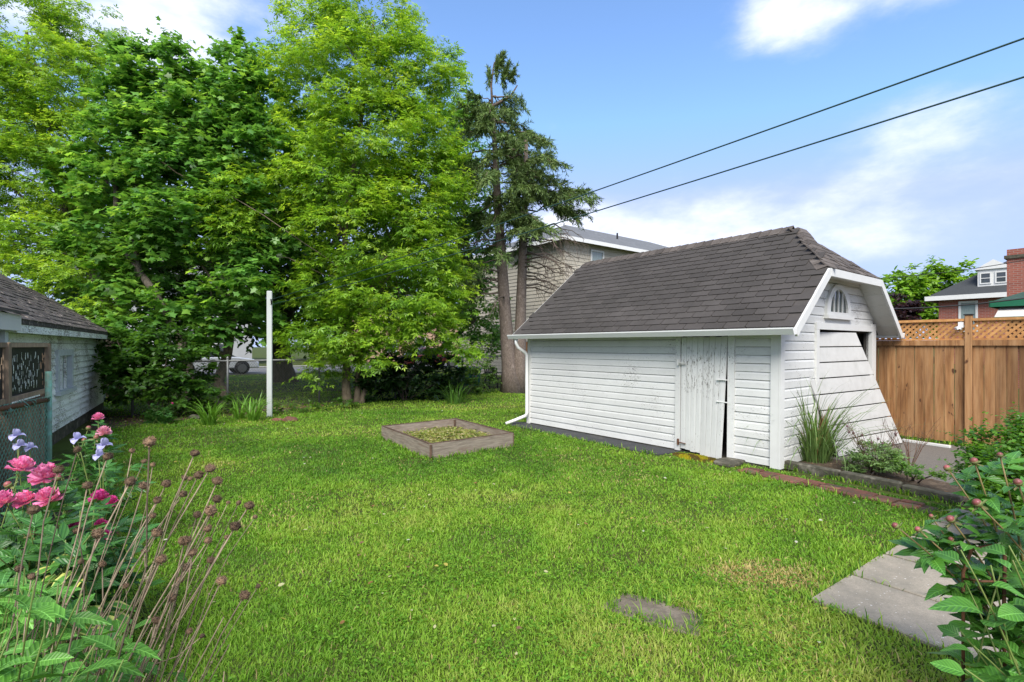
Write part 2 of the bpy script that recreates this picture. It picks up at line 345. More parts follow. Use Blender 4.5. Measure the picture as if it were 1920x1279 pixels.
wv = mn(nt, 'ShaderNodeTexWave'); wv.inputs['Scale'].default_value = 40; wv.bands_direction = 'Y'; wv.inputs['Distortion'].default_value = .6; nt.links.new(v, wv.inputs[0])
nt.links.new(c, b.inputs['Base Color']); b.inputs['Roughness'].default_value = .9; bump(nt, b, wv.outputs[1], .3, .002); MAT['slab'] = m
for i in range(5):
    for j, (y0, y1) in enumerate(((-.005, -.86), (-.875, -1.74))):
        mb = MB().bb((.016, y1, 0), (.590, y0, .03)); o = link('slab', mb.mesh('slab', bevel=.006), MAT['slab'], walk)
        o.location = (i * .605 + random.uniform(-.004, .004), random.uniform(-.006, .006), random.uniform(-.018, -.010)); o.rotation_euler = (random.uniform(-.006, .006), random.uniform(-.008, .008), random.uniform(-.008, .008))
walk_poly = [WA, WA + we1 * 3.1, WA + we1 * 3.1 + we2 * 1.75, WA + we2 * 1.75]

# stepping stone sunk in the lawn
STONE = pm('brown_stone', (.17, .14, .105), (.10, .085, .065), 30, .95, .6, c3=(.22, .185, .14), s3=6)
mb = MB(); o = mb.prism([(-.29, -.12, -.02), (-.24, .12, -.02), (.0, .15, -.02), (.27, .12, -.02), (.29, -.13, -.02), (.05, -.16, -.02)], (0, 0, .034)).obj('stepping_stone', STONE, bevel=.006)
o.location = (.845, 3.07, 0); o.rotation_euler = (0, 0, R(-32)); tag(o, 'dark sunken stepping stone alone in the lawn beside the dry patch', 'paving stone')
stone_poly = [Vector((.845, 3.07, 0)) + Matrix.Rotation(R(-32), 3, 'Z') @ Vector(q) for q in ((-.26, -.11, 0), (-.22, .11, 0), (.25, .11, 0), (.26, -.13, 0))]

# brick edging walk in front of the kerb
ba, bb_ = gp(1372, 884), gp(1740, 966)
bdir = (bb_ - ba).normalized(); bper = Vector((-bdir.y, bdir.x, 0)); bL = (bb_ - ba).length
bw = tag(MB().add([(0, 0, 0), (bL, 0, 0), (bL, .33, 0), (0, .33, 0)], [(0, 1, 2, 3)]).obj('brick_walk', SOIL), kind='structure')
bw.location = (ba.x, ba.y, .005); bw.rotation_euler = (0, 0, math.atan2(bdir.y, bdir.x))
bme = MB().bb((-.094, -.044, 0), (.094, .044, .03)).mesh('brick', bevel=.005)
bmeT = MB().bb((-.15, -.15, 0), (.15, .15, .03)).mesh('brick', bevel=.006)
x = .16; k = 0
while x < bL - .1:
    if k % 3 == 2:                       # a plain square paver between the bricks
        o = link('paver', bmeT, MAT['brick'], bw); o.location = (x + .05, .165, random.uniform(-.012, .0)); o.rotation_euler = (random.uniform(-.02, .02), random.uniform(-.02, .02), random.uniform(-.03, .03)); x += .31
    else:
        for r_ in range(3):
            o = link('brick', bme, MAT['brick'], bw); o.location = (x, .06 + .105 * r_, random.uniform(-.014, .002)); o.rotation_euler = (random.uniform(-.03, .03), random.uniform(-.03, .03), random.uniform(-.04, .04))
        x += .207
    k += 1
brick_poly = [ba, bb_, bb_ + bper * .34, ba + bper * .34]

# low concrete kerb
kd = (kerb_b - kerb_a); kL = kd.length; kd.normalize()
kt = thing('concrete_kerb', 'low mossy concrete kerb wall edging the planting bed by the garage', 'kerb', (kerb_a.x, kerb_a.y, 0), math.atan2(kd.y, kd.x))
x = 0
for L in (.7, .62, kL - 1.35):
    link('kerb_block', MB().bb((x + .004, 0, -.02), (x + L - .006, .11, .105)).mesh('kerb_block', bevel=.012), MAT['concrete_dark'], kt).rotation_euler = (0, random.uniform(-.008, .008), 0); x += L + .01

# ================================================================== garage
W, L, EV, RZ = 3.5, 4.97, 1.82, 3.46       # width, length, eave and ridge heights
g = thing('garage', 'old white clapboard garage with clipped gable and dark shingle roof', 'garage', P0, ROT)
link('foundation', MB().bb((-.0, .0, -.05), (W, L, .03)).mesh('foundation'), MAT['concrete_dark'], g)
SHEAR = .018
def sh(o):                                  # the old frame leans: walls rack sideways with height
    for vv in o.data.vertices: vv.co.x += SHEAR * min(max(vv.co.z, 0), EV)
    return o
def gpart(name, mb, m, parent=None, bevel=0): return sh(mb.obj(name, m, parent or g, bevel=bevel))
TH = .07
DY0, DY1 = .69, 1.43                        # side door opening along the long wall
GX0, GX1, GH = 1.15, 3.3, 1.83              # garage door opening in the front
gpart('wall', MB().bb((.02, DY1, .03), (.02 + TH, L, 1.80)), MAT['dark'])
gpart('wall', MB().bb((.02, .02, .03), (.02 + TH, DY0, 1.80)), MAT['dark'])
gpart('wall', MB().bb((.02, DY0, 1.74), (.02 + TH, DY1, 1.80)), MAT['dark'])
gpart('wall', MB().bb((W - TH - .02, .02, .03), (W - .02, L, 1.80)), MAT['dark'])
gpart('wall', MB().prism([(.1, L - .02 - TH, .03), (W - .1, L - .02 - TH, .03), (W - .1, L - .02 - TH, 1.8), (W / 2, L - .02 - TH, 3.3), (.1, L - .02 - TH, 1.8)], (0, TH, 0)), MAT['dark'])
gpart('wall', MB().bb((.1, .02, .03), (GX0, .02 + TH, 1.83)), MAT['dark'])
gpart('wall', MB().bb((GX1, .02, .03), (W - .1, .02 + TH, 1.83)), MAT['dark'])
slope = (RZ - EV) / (W / 2 + .3); ang = math.atan(slope)
ztop = lambda x: EV + slope * (x + .3 if x < W / 2 else W + .3 - x)
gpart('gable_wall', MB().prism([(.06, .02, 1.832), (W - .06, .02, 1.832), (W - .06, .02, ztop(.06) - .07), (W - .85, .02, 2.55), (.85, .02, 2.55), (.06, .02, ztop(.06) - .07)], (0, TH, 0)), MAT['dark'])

# siding: every board on its own, lower edge proud of the one below
EX = .1105
def board_long(y0, y1, z, h, name='siding_board'):
    w_ = random.uniform(-.003, .003); z += random.uniform(-.0015, .0015)
    pr = [(-.004, y0, z), (-.015 + w_, y0, z + .004), (-.011 + w_, y0, z + h * .72), (-.002, y0, z + h - .004), (.02, y0, z + h - .004), (.02, y0, z)]
    return MB().prism(pr, (0, y1 - y0, 0))
nb = 16
for i in range(nb):
    z = .035 + i * EX; h = EX
    gpart('siding_board', board_long(DY1 + .09, L - .07, z, h), MAT['siding'])
    gpart('siding_board', board_long(.10, DY0 - .10, z, h), MAT['siding'])
def board_front(x0a, x1a, z, x0b, x1b, h):
    a = [(x0a, .004, z), (x0a, -.010, z + .004), (x0b, -.008, z + h * .75), (x0b, .004, z + h - .004), (x0b, .02, z + h - .004), (x0a, .02, z)]
    q = [(x1a, .004, z), (x1a, -.010, z + .004), (x1b, -.008, z + h * .75), (x1b, .004, z + h - .004), (x1b, .02, z + h - .004), (x1a, .02, z)]
    n = 6; return MB().add(a + q, [tuple(range(n)), tuple(range(n, 2 * n))[::-1]] + [(i, i + n, (i + 1) % n + n, (i + 1) % n) for i in range(n)])
EF = .125
for i in range(15):
    z = .035 + i * EF
    gpart('siding_board', board_front(.075, GX0 - .10, z, .075, GX0 - .10, EF), MAT['siding'])
z = .035 + 15 * EF
while z < 2.62:
    h = min(EF, 2.66 - z)
    inv = lambda zz: max(.075, (zz + .055 - EV) / slope - .3)
    gpart('siding_board', board_front(inv(z), W - inv(z), z, inv(z + h), W - inv(z + h), h), MAT['siding']); z += EF

# trim
gpart('corner_board', MB().bb((-.035, .0, .02), (-.0145, .1, 1.78)), MAT['white'])
gpart('corner_board', MB().bb((-.035, -.03, .02), (.075, -.002, 1.86)), MAT['white'])
gpart('corner_board', MB().bb((-.03, L - .07, .02), (.02, L + .02, 1.78)), MAT['white'])
gpart('corner_board', MB().bb((W - .19, -.03, .02), (W + .01, -.012, 1.96)), MAT['white'])
gpart('door_casing', MB().bb((-.03, DY1 + .002, .03), (.02, DY1 + .088, 1.78)), MAT['siding'])
gpart('door_casing', MB().bb((-.03, DY0 - .098, .03), (.02, DY0 - .002, 1.78)), MAT['siding'])
gpart('frieze_board', MB().bb((-.025, DY1 + .09, 1.785), (.02, L - .07, 1.84)), MAT['white'])
gpart('frieze_board', MB().bb((-.025, .1, 1.785), (.02, DY0 - .1, 1.84)), MAT['white'])
gpart('door_casing', MB().bb((GX0 - .098, -.035, .02), (GX0, .14, GH)), MAT['white'])
gpart('door_casing', MB().bb((GX1, -.035, .02), (GX1 + .098, .045, GH)), MAT['white'])
gpart('door_header', MB().bb((GX0 - .1, -.037, GH + .002), (GX1 + .1, .14, GH + .098)), MAT['white'])
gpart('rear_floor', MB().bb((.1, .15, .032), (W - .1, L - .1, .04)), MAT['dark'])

# arched window in the gable
win = MB(); cx, wz, ro, ri = 1.86, 2.03, .47, .34
pts = [(cx + ro * math.cos(a), wz + .02 + ro * math.sin(a)) for a in np.linspace(0, math.pi, 17)]
pin = [(cx + ri * math.cos(a), wz + .07 + ri * math.sin(a) * 1.0) for a in np.linspace(0, math.pi, 17)]
vs_, fs_ = [], []
for (ox, oz), (ix, iz) in zip(pts, pin): vs_ += [(ox, -.045, oz), (ix, -.045, iz), (ox, .02, oz), (ix, .02, iz)]
for i in range(16):
    a, b_ = 4 * i, 4 * i + 4
    fs_ += [(a, b_, b_ + 1, a + 1), (a, a + 2, b_ + 2, b_), (a + 1, b_ + 1, b_ + 3, a + 3)]
window = gpart('window', MB().add(vs_, fs_).bb((cx - ro, -.044, wz + .02), (cx + ro, .02, wz + .068)), MAT['white'])
gpart('window_sill', MB().bb((cx - ro - .03, -.075, wz - .035), (cx + ro + .03, .02, wz + .018)), MAT['white'], window)
gpart('pane', MB().prism([(x_, -.016, z_) for x_, z_ in pin], (0, .004, 0)), MAT['glass'], window)
for dx in (-.16, 0, .16):
    gpart('muntin', MB().bb((cx + dx - .011, -.034, wz + .07), (cx + dx + .011, -.0165, wz + .07 + math.sqrt(ri * ri - dx * dx) - .004)), MAT['white'], window)

# side plank door, dragged out of square: the foot swings away from the jamb
sdoor = thing('plank_door', 'warped white plank door with flaking paint on the garage side wall', 'door', G(0, DY1 - .012, .0), ROT)
dw = (DY1 - DY0 - .012) / 8
for i in range(8):
    y1, y0 = -i * dw, -(i + 1) * dw + .004
    skew = lambda y: .035 * (-y / .73)
    out = lambda y, z: -.028 - .09 * (-y / .73) * (1 - z / 1.72)
    a = []
    for z, f_ in ((.035 - .05 * (i / 8) + random.uniform(-.012, .01) + .03, 1), (1.725 + random.uniform(-.006, .004), 0)):
        for y in (y0, y1):
            yy = y + skew(y) * f_ ; a += [(out(y, z) + SHEAR * z, yy, z), (out(y, z) + .022 + SHEAR * z, yy, z)]
    mb = MB().add(a, [(0, 2, 6, 4), (1, 5, 7, 3), (0, 4, 5, 1), (2, 3, 7, 6), (0, 1, 3, 2), (4, 6, 7, 5)])
    mb.obj('plank', MAT['door_paint'], sdoor)
for z in (.16, 1.35):
    h_ = MB().bb((-.05, .02, z - .045), (-.031, .045, z + .045)).bar((-.047, .03, z), (-.052, -.10, z - .01), .018, .008).obj('hinge', MAT['rust'] if z < 1 else MAT['siding'], sdoor)
for z, n_ in ((1.13, 'hasp'), (.82, 'hook')):
    MB().bar((-.062, -.60, z), (-.055, -.75, z - .005), .02, .012).obj(n_, MAT['gutter'], sdoor)

# roof
roof = MB()
yF, yB, xc0, zc = -.3, 5.15, .72, 0
zc = ztop(xc0); yr = .62; T_ = .035
Lp = [(-.3, yF, EV), (-.3, yB, EV), (W / 2, yB, RZ), (W / 2, yr, RZ), (xc0, yF, zc)]
Rp = [(W - p[0], p[1], p[2]) for p in Lp][::-1]
Hp = [(xc0, yF, zc), (W / 2, yr, RZ), (W - xc0, yF, zc)]
OFF = SHEAR * EV
sx = lambda P: [(p[0] + OFF, p[1], p[2]) for p in P]
roof = MB().prism(sx(Lp), (0, 0, -T_)).obj('roof', MAT['shingle'], g)
MB().prism(sx(Rp), (0, 0, -T_)).obj('roof_slope', MAT['shingle'], roof); MB().prism(sx(Hp), (0, 0, -T_)).obj('roof_hip', MAT['shingle_old'], roof)
# boarded white soffit under the front overhang and along the eaves
for P in (Lp, Rp):
    s_ = 1 if P is Lp else -1; x_e = (-.3 if s_ == 1 else W + .3)
    for k in range(5):
        f0, f1 = k / 5, (k + 1) / 5
        xa, xb = (x_e + s_ * f0 * (xc0 + .3), x_e + s_ * (f1 * (xc0 + .3) - .006)); za, zb = EV + slope * abs(xa - x_e) - .05, EV + slope * abs(xb - x_e) - .05
        MB().prism(sx([(xa, yF + .02, za), (xb, yF + .02, zb), (xb, .018, zb), (xa, .018, za)]), (0, 0, .012)).obj('soffit_board', MAT['siding'], roof)
    if s_ == 1: MB().prism(sx([(-.28, .02, EV - .06), (-.28, yB - .03, EV - .06), (.02, yB - .03, EV + .16), (.02, .02, EV + .16)]), (0, 0, .01)).obj('soffit_board', MAT['white'], roof)
MB().prism(sx([(xc0, yF + .03, zc - .06), (W - xc0, yF + .03, zc - .06), (W - xc0, .0185, zc - .05), (xc0, .0185, zc - .05)]), (0, 0, .01)).obj('soffit_board', MAT['white'], roof)
# bargeboards
def plankbar(a, b, w=.105, h=.03): return MB().bar((a[0] + OFF, a[1], a[2]), (b[0] + OFF, b[1], b[2]), h, w, up=(0, 0, 1))
dz = -.072
plankbar((-.3, yF - .012, EV + dz + .004), (xc0 + .02, yF - .012, zc + dz + .02)).obj('bargeboard', MAT['white'], roof)
plankbar((W + .3, yF - .012, EV + dz + .004), (W - xc0 - .02, yF - .012, zc + dz + .02)).obj('bargeboard', MAT['white'], roof)
plankbar((xc0 + .02, yF - .016, zc + dz + .012), (W - xc0 - .02, yF - .016, zc + dz + .012)).obj('bargeboard', MAT['white'], roof)
plankbar((-.3, yB, EV + dz), (W / 2, yB, RZ + dz)).obj('bargeboard', MAT['white'], roof); plankbar((W + .3, yB, EV + dz), (W / 2, yB, RZ + dz)).obj('bargeboard', MAT['white'], roof)

# shingle tabs: one bottom corner rounded off, butt edge lifted
def tab(w, h, t=.007):
    out = [(-w / 2 + .03, 0), (w / 2 - .006, 0), (w / 2, .012), (w / 2, h), (-w / 2, h), (-w / 2, .035), (-w / 2 + .012, .008)]
    return MB().add([(a, b_, .017 if b_ < .05 else .002) for a, b_ in out] + [(a, b_, .0115 - t - .008 if b_ < .05 else -.002) for a, b_ in out],
                    [tuple(range(7)), tuple(range(7, 14))[::-1]] + [(i, i + 7, (i + 1) % 7 + 7, (i + 1) % 7) for i in range(7)]).mesh('shingle')
TW, CO = .305, .142
tabm = tab(TW - .011, CO + .03)
SL = math.hypot(W / 2 + .3, RZ - EV)
tabs = []
nrow = int(SL / CO)
for r_ in range(nrow):
    d = r_ * CO; off = (r_ % 2) * TW / 2 + random.uniform(-.012, .012)
    for c_ in range(-1, 20):
        y = yF + .15 + c_ * TW + off
        if y < yF + .12 or y > yB - .12: continue
        xx = -.3 + (d + .07) * math.cos(ang)
        if xx > xc0:                                   # the hip cuts the slope
            ycut = yF + (xx - xc0) / (W / 2 - xc0) * (yr - yF)
            if y < ycut + .05: continue
        p = Vector((-.3 + d * math.cos(ang) + OFF, y, EV + d * math.sin(ang) + .002))
        rot = Matrix(((0, math.cos(ang), -math.sin(ang)), (-1, 0, 0), (0, math.sin(ang), math.cos(ang)))).to_4x4()
        M = Matrix.Translation(p) @ rot @ Matrix.Rotation(random.gauss(0, .008), 4, 'Z') @ Matrix.Rotation(random.uniform(0, .02), 4, 'X')
        wp = g.matrix_basis @ p if False else G(p.x, p.y, p.z); tabs.append(((wp - Vector((0, 0, CH))).length, M))
tabs.sort(key=lambda q: q[0])
for d_, M in tabs[:300]: link('shingle', tabm, MAT['shingle'], roof, M)
if len(tabs) > 300:
    mb = MB(); src = [v_.co.copy() for v_ in tabm.vertices]; fs = [tuple(p_.vertices) for p_ in tabm.polygons]
    for d_, M in tabs[300:]: mb.add([M @ v_ for v_ in src], fs)
    tag(mb.obj('far_shingles', MAT['shingle'], roof), kind='stuff')
# worn tabs on the clipped front slope
hipn = (Vector(Hp[1]) - Vector(((Hp[0][0] + Hp[2][0]) / 2, yF, zc))); HS = hipn.length; hd = hipn.normalized(); ha = math.atan2(hd.z, hd.y)
tab2 = tab(.26, .17)
for r_ in range(int(HS / .135)):
    d = r_ * .135; half = (W / 2 - xc0) * (1 - d / HS)
    n_ = max(1, int(2 * half / .27)); 
    for c_ in range(n_):
        xx = W / 2 - half + (c_ + .5) * 2 * half / n_
        M = Matrix.Translation(Vector((xx + OFF, yF + hd.y * d, zc + hd.z * d + .003))) @ Matrix.Rotation(ha, 4, 'X') @ Matrix.Rotation(random.gauss(0, .05), 4, 'Z') @ Matrix.Rotation(random.uniform(0, .09), 4, 'X')
        link('worn_shingle', tab2, MAT['shingle_old'], roof, M)
# hip and ridge caps
capm = MB().add([(-.13, 0, -.055), (0, 0, .022), (.13, 0, -.055), (-.13, .26, -.067), (0, .26, .010), (.13, .26, -.067), (-.13, 0, -.065), (0, 0, .010), (.13, 0, -.065)],
                [(0, 1, 4, 3), (1, 2, 5, 4), (0, 6, 7, 1), (1, 7, 8, 2)]).mesh('cap_shingle')
def caps(a, b, mat_, flat=1.0, start=0):
    a, b = Vector(a), Vector(b); d = b - a; n_ = int(d.length / .17); dn = d.normalized()
    xax = dn.cross(Vector((0, 0, 1))).normalized(); zax = xax.cross(dn)
    for i in range(n_ + 1):
        p = a + dn * (i * .17); M = Matrix.Translation(p + Vector((OFF, 0, .012))) @ Matrix((xax, dn, zax)).transposed().to_4x4() @ Matrix.Rotation(random.gauss(0, .02), 4, 'Z') @ Matrix.Diagonal((1, 1, flat, 1))
        link('cap_shingle', capm, mat_, roof, M)
caps((W / 2, yr - .05, RZ), (W / 2, yB - .25, RZ), MAT['shingle_old'], 1.5)
caps((xc0 + .0, yF + .01, zc), (W / 2, yr - .15, RZ - .06), MAT['shingle_old'], .7)
# gutter with downspout
gut = MB(); prof = [(-.30, EV - .02), (-.305, EV - .085), (-.375, EV - .09), (-.395, EV - .055), (-.415, EV - .02), (-.415, EV - .004), (-.407, EV - .004), (-.405, EV - .02), (-.386, EV - .056), (-.37, EV - .08), (-.312, EV - .077), (-.308, EV - .02)]
gutter = gut.prism([(a + OFF, yF - .02, z_) for a, z_ in prof], (0, yB - yF + .06, 0)).obj('gutter', MAT['gutter'], g)
MB().prism([(a + OFF, yF - .03, z_) for a, z_ in prof[:6]], (0, .009, 0)).obj('gutter_end', MAT['gutter'], gutter)
MB().prism([(2 * W / 2 - a + OFF, yF - .03, z_) for a, z_ in prof[:6]], (0, yB - yF, 0)).obj('gutter', MAT['gutter'], g)
dn_ = MB(); yy = L - .04
MB().tube([(-.32 + OFF, yy + .08, EV - .08), (-.32 + OFF, yy + .08, EV - .17), (-.25, yy + .06, EV - .26), (-.10, yy + .02, EV - .36), (-.065, yy + .01, EV - .42), (-.065, yy + .01, .9), (-.07, yy, .24), (-.10, yy, .17)], .033, 8).obj('downspout', MAT['gutter'], gutter, True)
MB().tube([(-.09, yy, .185), (-.30, yy + .09, .10), (-.48, yy + .17, .035)], .034, 8).obj('downspout_foot', MAT['gutter'], gutter, True)

# fallen garage door: racked into a parallelogram, leaning out of the opening
gd = thing('garage_door', 'broken white plank garage door leaning askew out of its opening', 'door', G(2.4, -.4, 0), ROT)
BLc, BRc, TLc, TRc = Vector((1.42, -.20, .012)), Vector((3.40, -.44, .012)), Vector((.60, .11, 1.80)), Vector((2.50, -.06, 1.81))
o0 = Vector((2.4, -.4, 0)); nrm = (BRc - BLc).cross(TLc - BLc).normalized()
NP = 8
for i in range(NP):
    f0, f1 = i / NP + .0045, (i + 1) / NP - .0045
    q = [BLc.lerp(TLc, f0), BRc.lerp(TRc, f0), BRc.lerp(TRc, f1), BLc.lerp(TLc, f1)]
    MB().prism([p - o0 for p in q], -nrm * .03).obj('plank', MAT['garage_door'], gd, bevel=.003)
MB().prism([p - o0 - nrm * .034 for p in (BLc.lerp(BRc, .03), BRc.lerp(BLc, .03), TRc.lerp(TLc, .03), TLc.lerp(TRc, .03))], -nrm * .006).obj('gap_shade_sheet', MAT['dark'], gd)  # dark sheet added behind the planks to paint shade into the gaps
for f_ in (.12, .88):
    a, b_ = BLc.lerp(BRc, f_) - o0, TLc.lerp(TRc, f_) - o0
    MB().bar(a - nrm * .057 + (b_ - a) * .05, b_ - nrm * .057 - (b_ - a) * .05, .09, .03, up=nrm).obj('brace', MAT['siding'], gd)
for i in range(1, NP):
    p = BRc.lerp(TRc, i / NP) - o0 + (BLc - BRc).normalized() * .03
    MB().lathe([(.009, 0), (.009, .004)], 6, p + nrm * .001, nrm.to_track_quat('Z', 'Y').to_matrix()).obj('bolt', MAT['dark'], gd)
o = MB().bar((-.33, 0, .025), (.33, 0, .025), .06, .04).obj('white_board', MAT['white'], bevel=.004); o.location = (6.66, 8.25, .0); o.rotation_euler = (0, 0, math.atan2(-.58, .30))
tag(o, 'short white board lying on the driveway at the foot of the cedar fence', 'board')

# ================================================================== moss and stones at the side door
mo = []
rg = np.random.default_rng(4)
mc = G(-.22, 1.02)
pts = rg.normal(0, 1, (2600, 2)); r_ = np.linalg.norm(pts, axis=1); pts = pts[r_ < 1.7]
mx, my = pts[:, 0] * .10, pts[:, 1] * .23
X_ = mc.x + CA * mx - SA * my; Y_ = mc.y + SA * mx + CA * my
hgt = .03 * np.exp(-((mx / .16) ** 2 + (my / .34) ** 2)) + .012
cc = np.where((vnoise(X_, Y_, 9, 3) + rg.normal(0, .08, len(X_)) > .45)[:, None], np.array([.34, .30, .012]), np.array([.12, .085, .02])) * (1 + rg.normal(0, .18, (len(X_), 1)))
a_ = rg.uniform(0, 6.28, len(X_)); s_ = rg.uniform(.008, .016, len(X_))
V = np.zeros((len(X_), 4, 3)); 
for k in range(3): V[:, k] = np.stack([X_ + s_ * np.cos(a_ + k * 2.09), Y_ + s_ * np.sin(a_ + k * 2.09), hgt * 0 + .004], 1)
V[:, 3] = np.stack([X_, Y_, hgt + s_ * .8], 1)
FT = np.array([(0, 1, 3), (1, 2, 3), (2, 0, 3)]); Fm = (np.arange(len(X_))[:, None, None] * 4 + FT[None]).reshape(-1, 3)
build('moss', V, Fm, MAT['grass'], colr=np.repeat(cc, 4, axis=0), kind='stuff')
mo = MB().prism([(-.18, -.16, 0), (.2, -.13, 0), (.19, .12, 0), (.02, .17, 0), (-.2, .12, 0)], (0, 0, .06)).obj('doorstep_stone', MAT['concrete_dark'], bevel=.015)
mo.location = G(-.2, .56); mo.rotation_euler = (0, 0, ROT); tag(mo, 'dark flat doorstep stone beside the moss at the plank door', 'stone')

# ================================================================== raised bed
nr, rt_, lf = gp(805, 862), gp(960, 838), gp(727, 822)
bt = thing('raised_bed', 'square raised garden bed of weathered grey boards on the lawn', 'raised bed', nr, 0)
U, Vv = (rt_ - nr), (lf - nr); U.z = Vv.z = 0
U = Vector((CA, SA, 0)).lerp(U.normalized(), .6).normalized() * 1.5; Vv = Vector((-U.y, U.x, 0)).normalized().lerp(Vv.normalized(), .6).normalized() * 1.95
H = .215
un, vn = U.normalized(), Vv.normalized()
def bplank(a, b, inward):
    d = (b - a).normalized(); n_ = Vector(inward).normalized() * .04; mb = MB(); K = 6; vs_, fs_ = [], []
    for i in range(K + 1):
        p = a + (b - a) * (i / K); zt = H + random.uniform(-.006, .005)
        vs_ += [p + Vector((0, 0, -.03)), p + n_ + Vector((0, 0, -.03)), p + n_ + Vector((0, 0, zt)), p + Vector((0, 0, zt))]
    for i in range(K):
        for k in range(4): fs_.append((4 * i + k, 4 * i + (k + 1) % 4, 4 * i + 4 + (k + 1) % 4, 4 * i + 4 + k))
    fs_ += [(0, 1, 2, 3), (4 * K + 3, 4 * K + 2, 4 * K + 1, 4 * K)]
    o = mb.add(vs_, fs_).obj('plank', MAT['bed_wood'], bt)
    MB().bar(a + n_ * .5 + Vector((0, 0, H + .003)), b + n_ * .5 + Vector((0, 0, H + .003)), .036, .012).obj('board_edge', MAT['bed_edge'], o); return o
z0 = Vector((0, 0, 0))
bplank(z0 + un * .0, U, vn); bplank(Vv, U + Vv, -vn); bplank(z0 + vn * .042, Vv - vn * .042, un); bplank(U + vn * .042, U + Vv - vn * .042, -un)
for p in (un * .06 + vn * .06, U - un * .06 + vn * .06, Vv + un * .06 - vn * .06, U + Vv - un * .06 - vn * .06): MB().bar(p + Vector((0, 0, -.03)), p + Vector((0, 0, H - .012)), .035, .035).obj('corner_peg', MAT['bed_edge'], bt)
MB().bar(U + un * .006 + Vector((0, 0, .0)), U + un * .006 + Vector((0, 0, H - .01)), .05, .012).obj('corner_strip', MAT['bed_edge'], bt)
MB().bar(z0 - vn * .006 + un * .02 + Vector((0, 0, 0)), z0 - vn * .006 + un * .02 + Vector((0, 0, H - .01)), .012, .04).obj('corner_strip', MAT['bed_edge'], bt)
so = MB(); K = 10; vs_, fs_ = [], []
for i in range(K + 1):
    for j in range(K + 1):
        p = un * (.04 + (U.length - .08) * i / K) + vn * (.04 + (Vv.length - .08) * j / K); vs_.append((p.x, p.y, .085 + random.uniform(-.018, .018)))
fs_ = [(i * (K + 1) + j, (i + 1) * (K + 1) + j, (i + 1) * (K + 1) + j + 1, i * (K + 1) + j + 1) for i in range(K) for j in range(K)]
so.add(vs_, fs_).obj('soil', SOIL, bt)
bed_poly = [nr - un * .02 - vn * .02, nr + U + un * .02 - vn * .02, nr + U + Vv + (un + vn) * .02, nr + Vv - un * .02 + vn * .02]
BEDC = (nr, U, Vv, un, vn)
# ================================================================== cedar fence with lattice top
cf = thing('cedar_fence', 'new orange-brown cedar board fence with lattice top beside the garage', 'fence', G(4.0, -1.149), ROT - R(90))
for x in (-4.88, -2.44, 0, 2.44):
    p = link('post', MB().bb((x - .045, -.055, -.02), (x + .045, .035, 2.08)).mesh('post', bevel=.004), MAT['cedar'], cf)
    MB().bb((x - .056, -.066, 2.081), (x + .056, .046, 2.10)).obj('post_cap', MAT['cable'], p)
pk = [MB().bb((-.068, -.012, .04), (.068, .008, 1.615)).mesh('picket', bevel=.002) for _ in range(1)][0]
for b0 in (-4.88, -2.44, 0):
    x0, x1 = b0 + .047, b0 + 2.44 - .047
    n_ = 18; wd = (x1 - x0) / n_
    for i in range(n_):
        o = link('picket', pk, MAT['cedar'], cf); o.location = (x0 + wd * (i + .5), random.uniform(-.002, .002), random.uniform(-.006, .006)); o.rotation_euler = (0, random.uniform(-.003, .003), 0); o.scale = ((wd - random.choice((.004, .005, .008, .012))) / .136, 1, 1)
    MB().bb((x0, -.045, 1.60), (x1, -.014, 1.685)).obj('rail', MAT['cedar'], cf); MB().bb((x0, .0105, .32), (x1, .045, .41)).obj('rail', MAT['cedar'], cf); MB().bb((x0, .0105, 1.55), (x1, .045, 1.64)).obj('rail', MAT['cedar'], cf)
    MB().bb((x0, -.045, 1.99), (x1, .04, 2.03)).obj('top_rail', MAT['cedar_light'], cf); MB().bb((x0, -.02, 1.687), (x1, .03, 1.715)).obj('rail', MAT['cedar_light'], cf)
    if b0 < -3: continue
    zl, zh = 1.715, 1.99; hh = zh - zl; sp = .088; lo = x0
    for k in range(int((x1 - lo + hh) / sp) + 1):
        for sgn in (1, -1):
            xs = lo - hh + k * sp + (.03 if sgn < 0 else 0); a, b_ = xs, xs + hh; za, zb = (zl, zh) if sgn > 0 else (zh, zl)
            if b_ <= lo + .01 or a >= x1 - .01: continue
            if a < lo: za += (lo - a) / hh * (zb - za); a = lo
            if b_ > x1: zb = za + (x1 - a) / (b_ - a) * (zb - za); b_ = x1
            if b_ - a < .03: continue
            yy = -.004 if sgn > 0 else .006
            MB().bar((a, yy, za), (b_, yy, zb), .008, .036, up=(0, 0, 1)).obj('lattice_strip', MAT['cedar_light'], cf)
o = MB().box((0, 0, 0), (.06, .05, .09)).bar((0, 0, -.03), (-.05, -.06, -.06), .04, .04).obj('fence_light', MAT['gutter'], cf); o.location = (-.085, -.075, 1.93)

# bit of board fence on the back boundary, by the spruce
bf = thing('board_fence', 'brown board fence panel behind the spruce trunk and the garage', 'fence', G(4.55, 11.3), ROT)
for i in range(9):
    MB().bb((.02 + i * .15, 0, .03), (.16 + i * .15, .02, 1.72 + random.uniform(-.01, .01))).obj('picket', MAT['cedar'], bf)
for z in (.3, 1.45): MB().bb((0, .022, z), (1.4, .06, z + .09)).obj('rail', MAT['cedar'], bf)

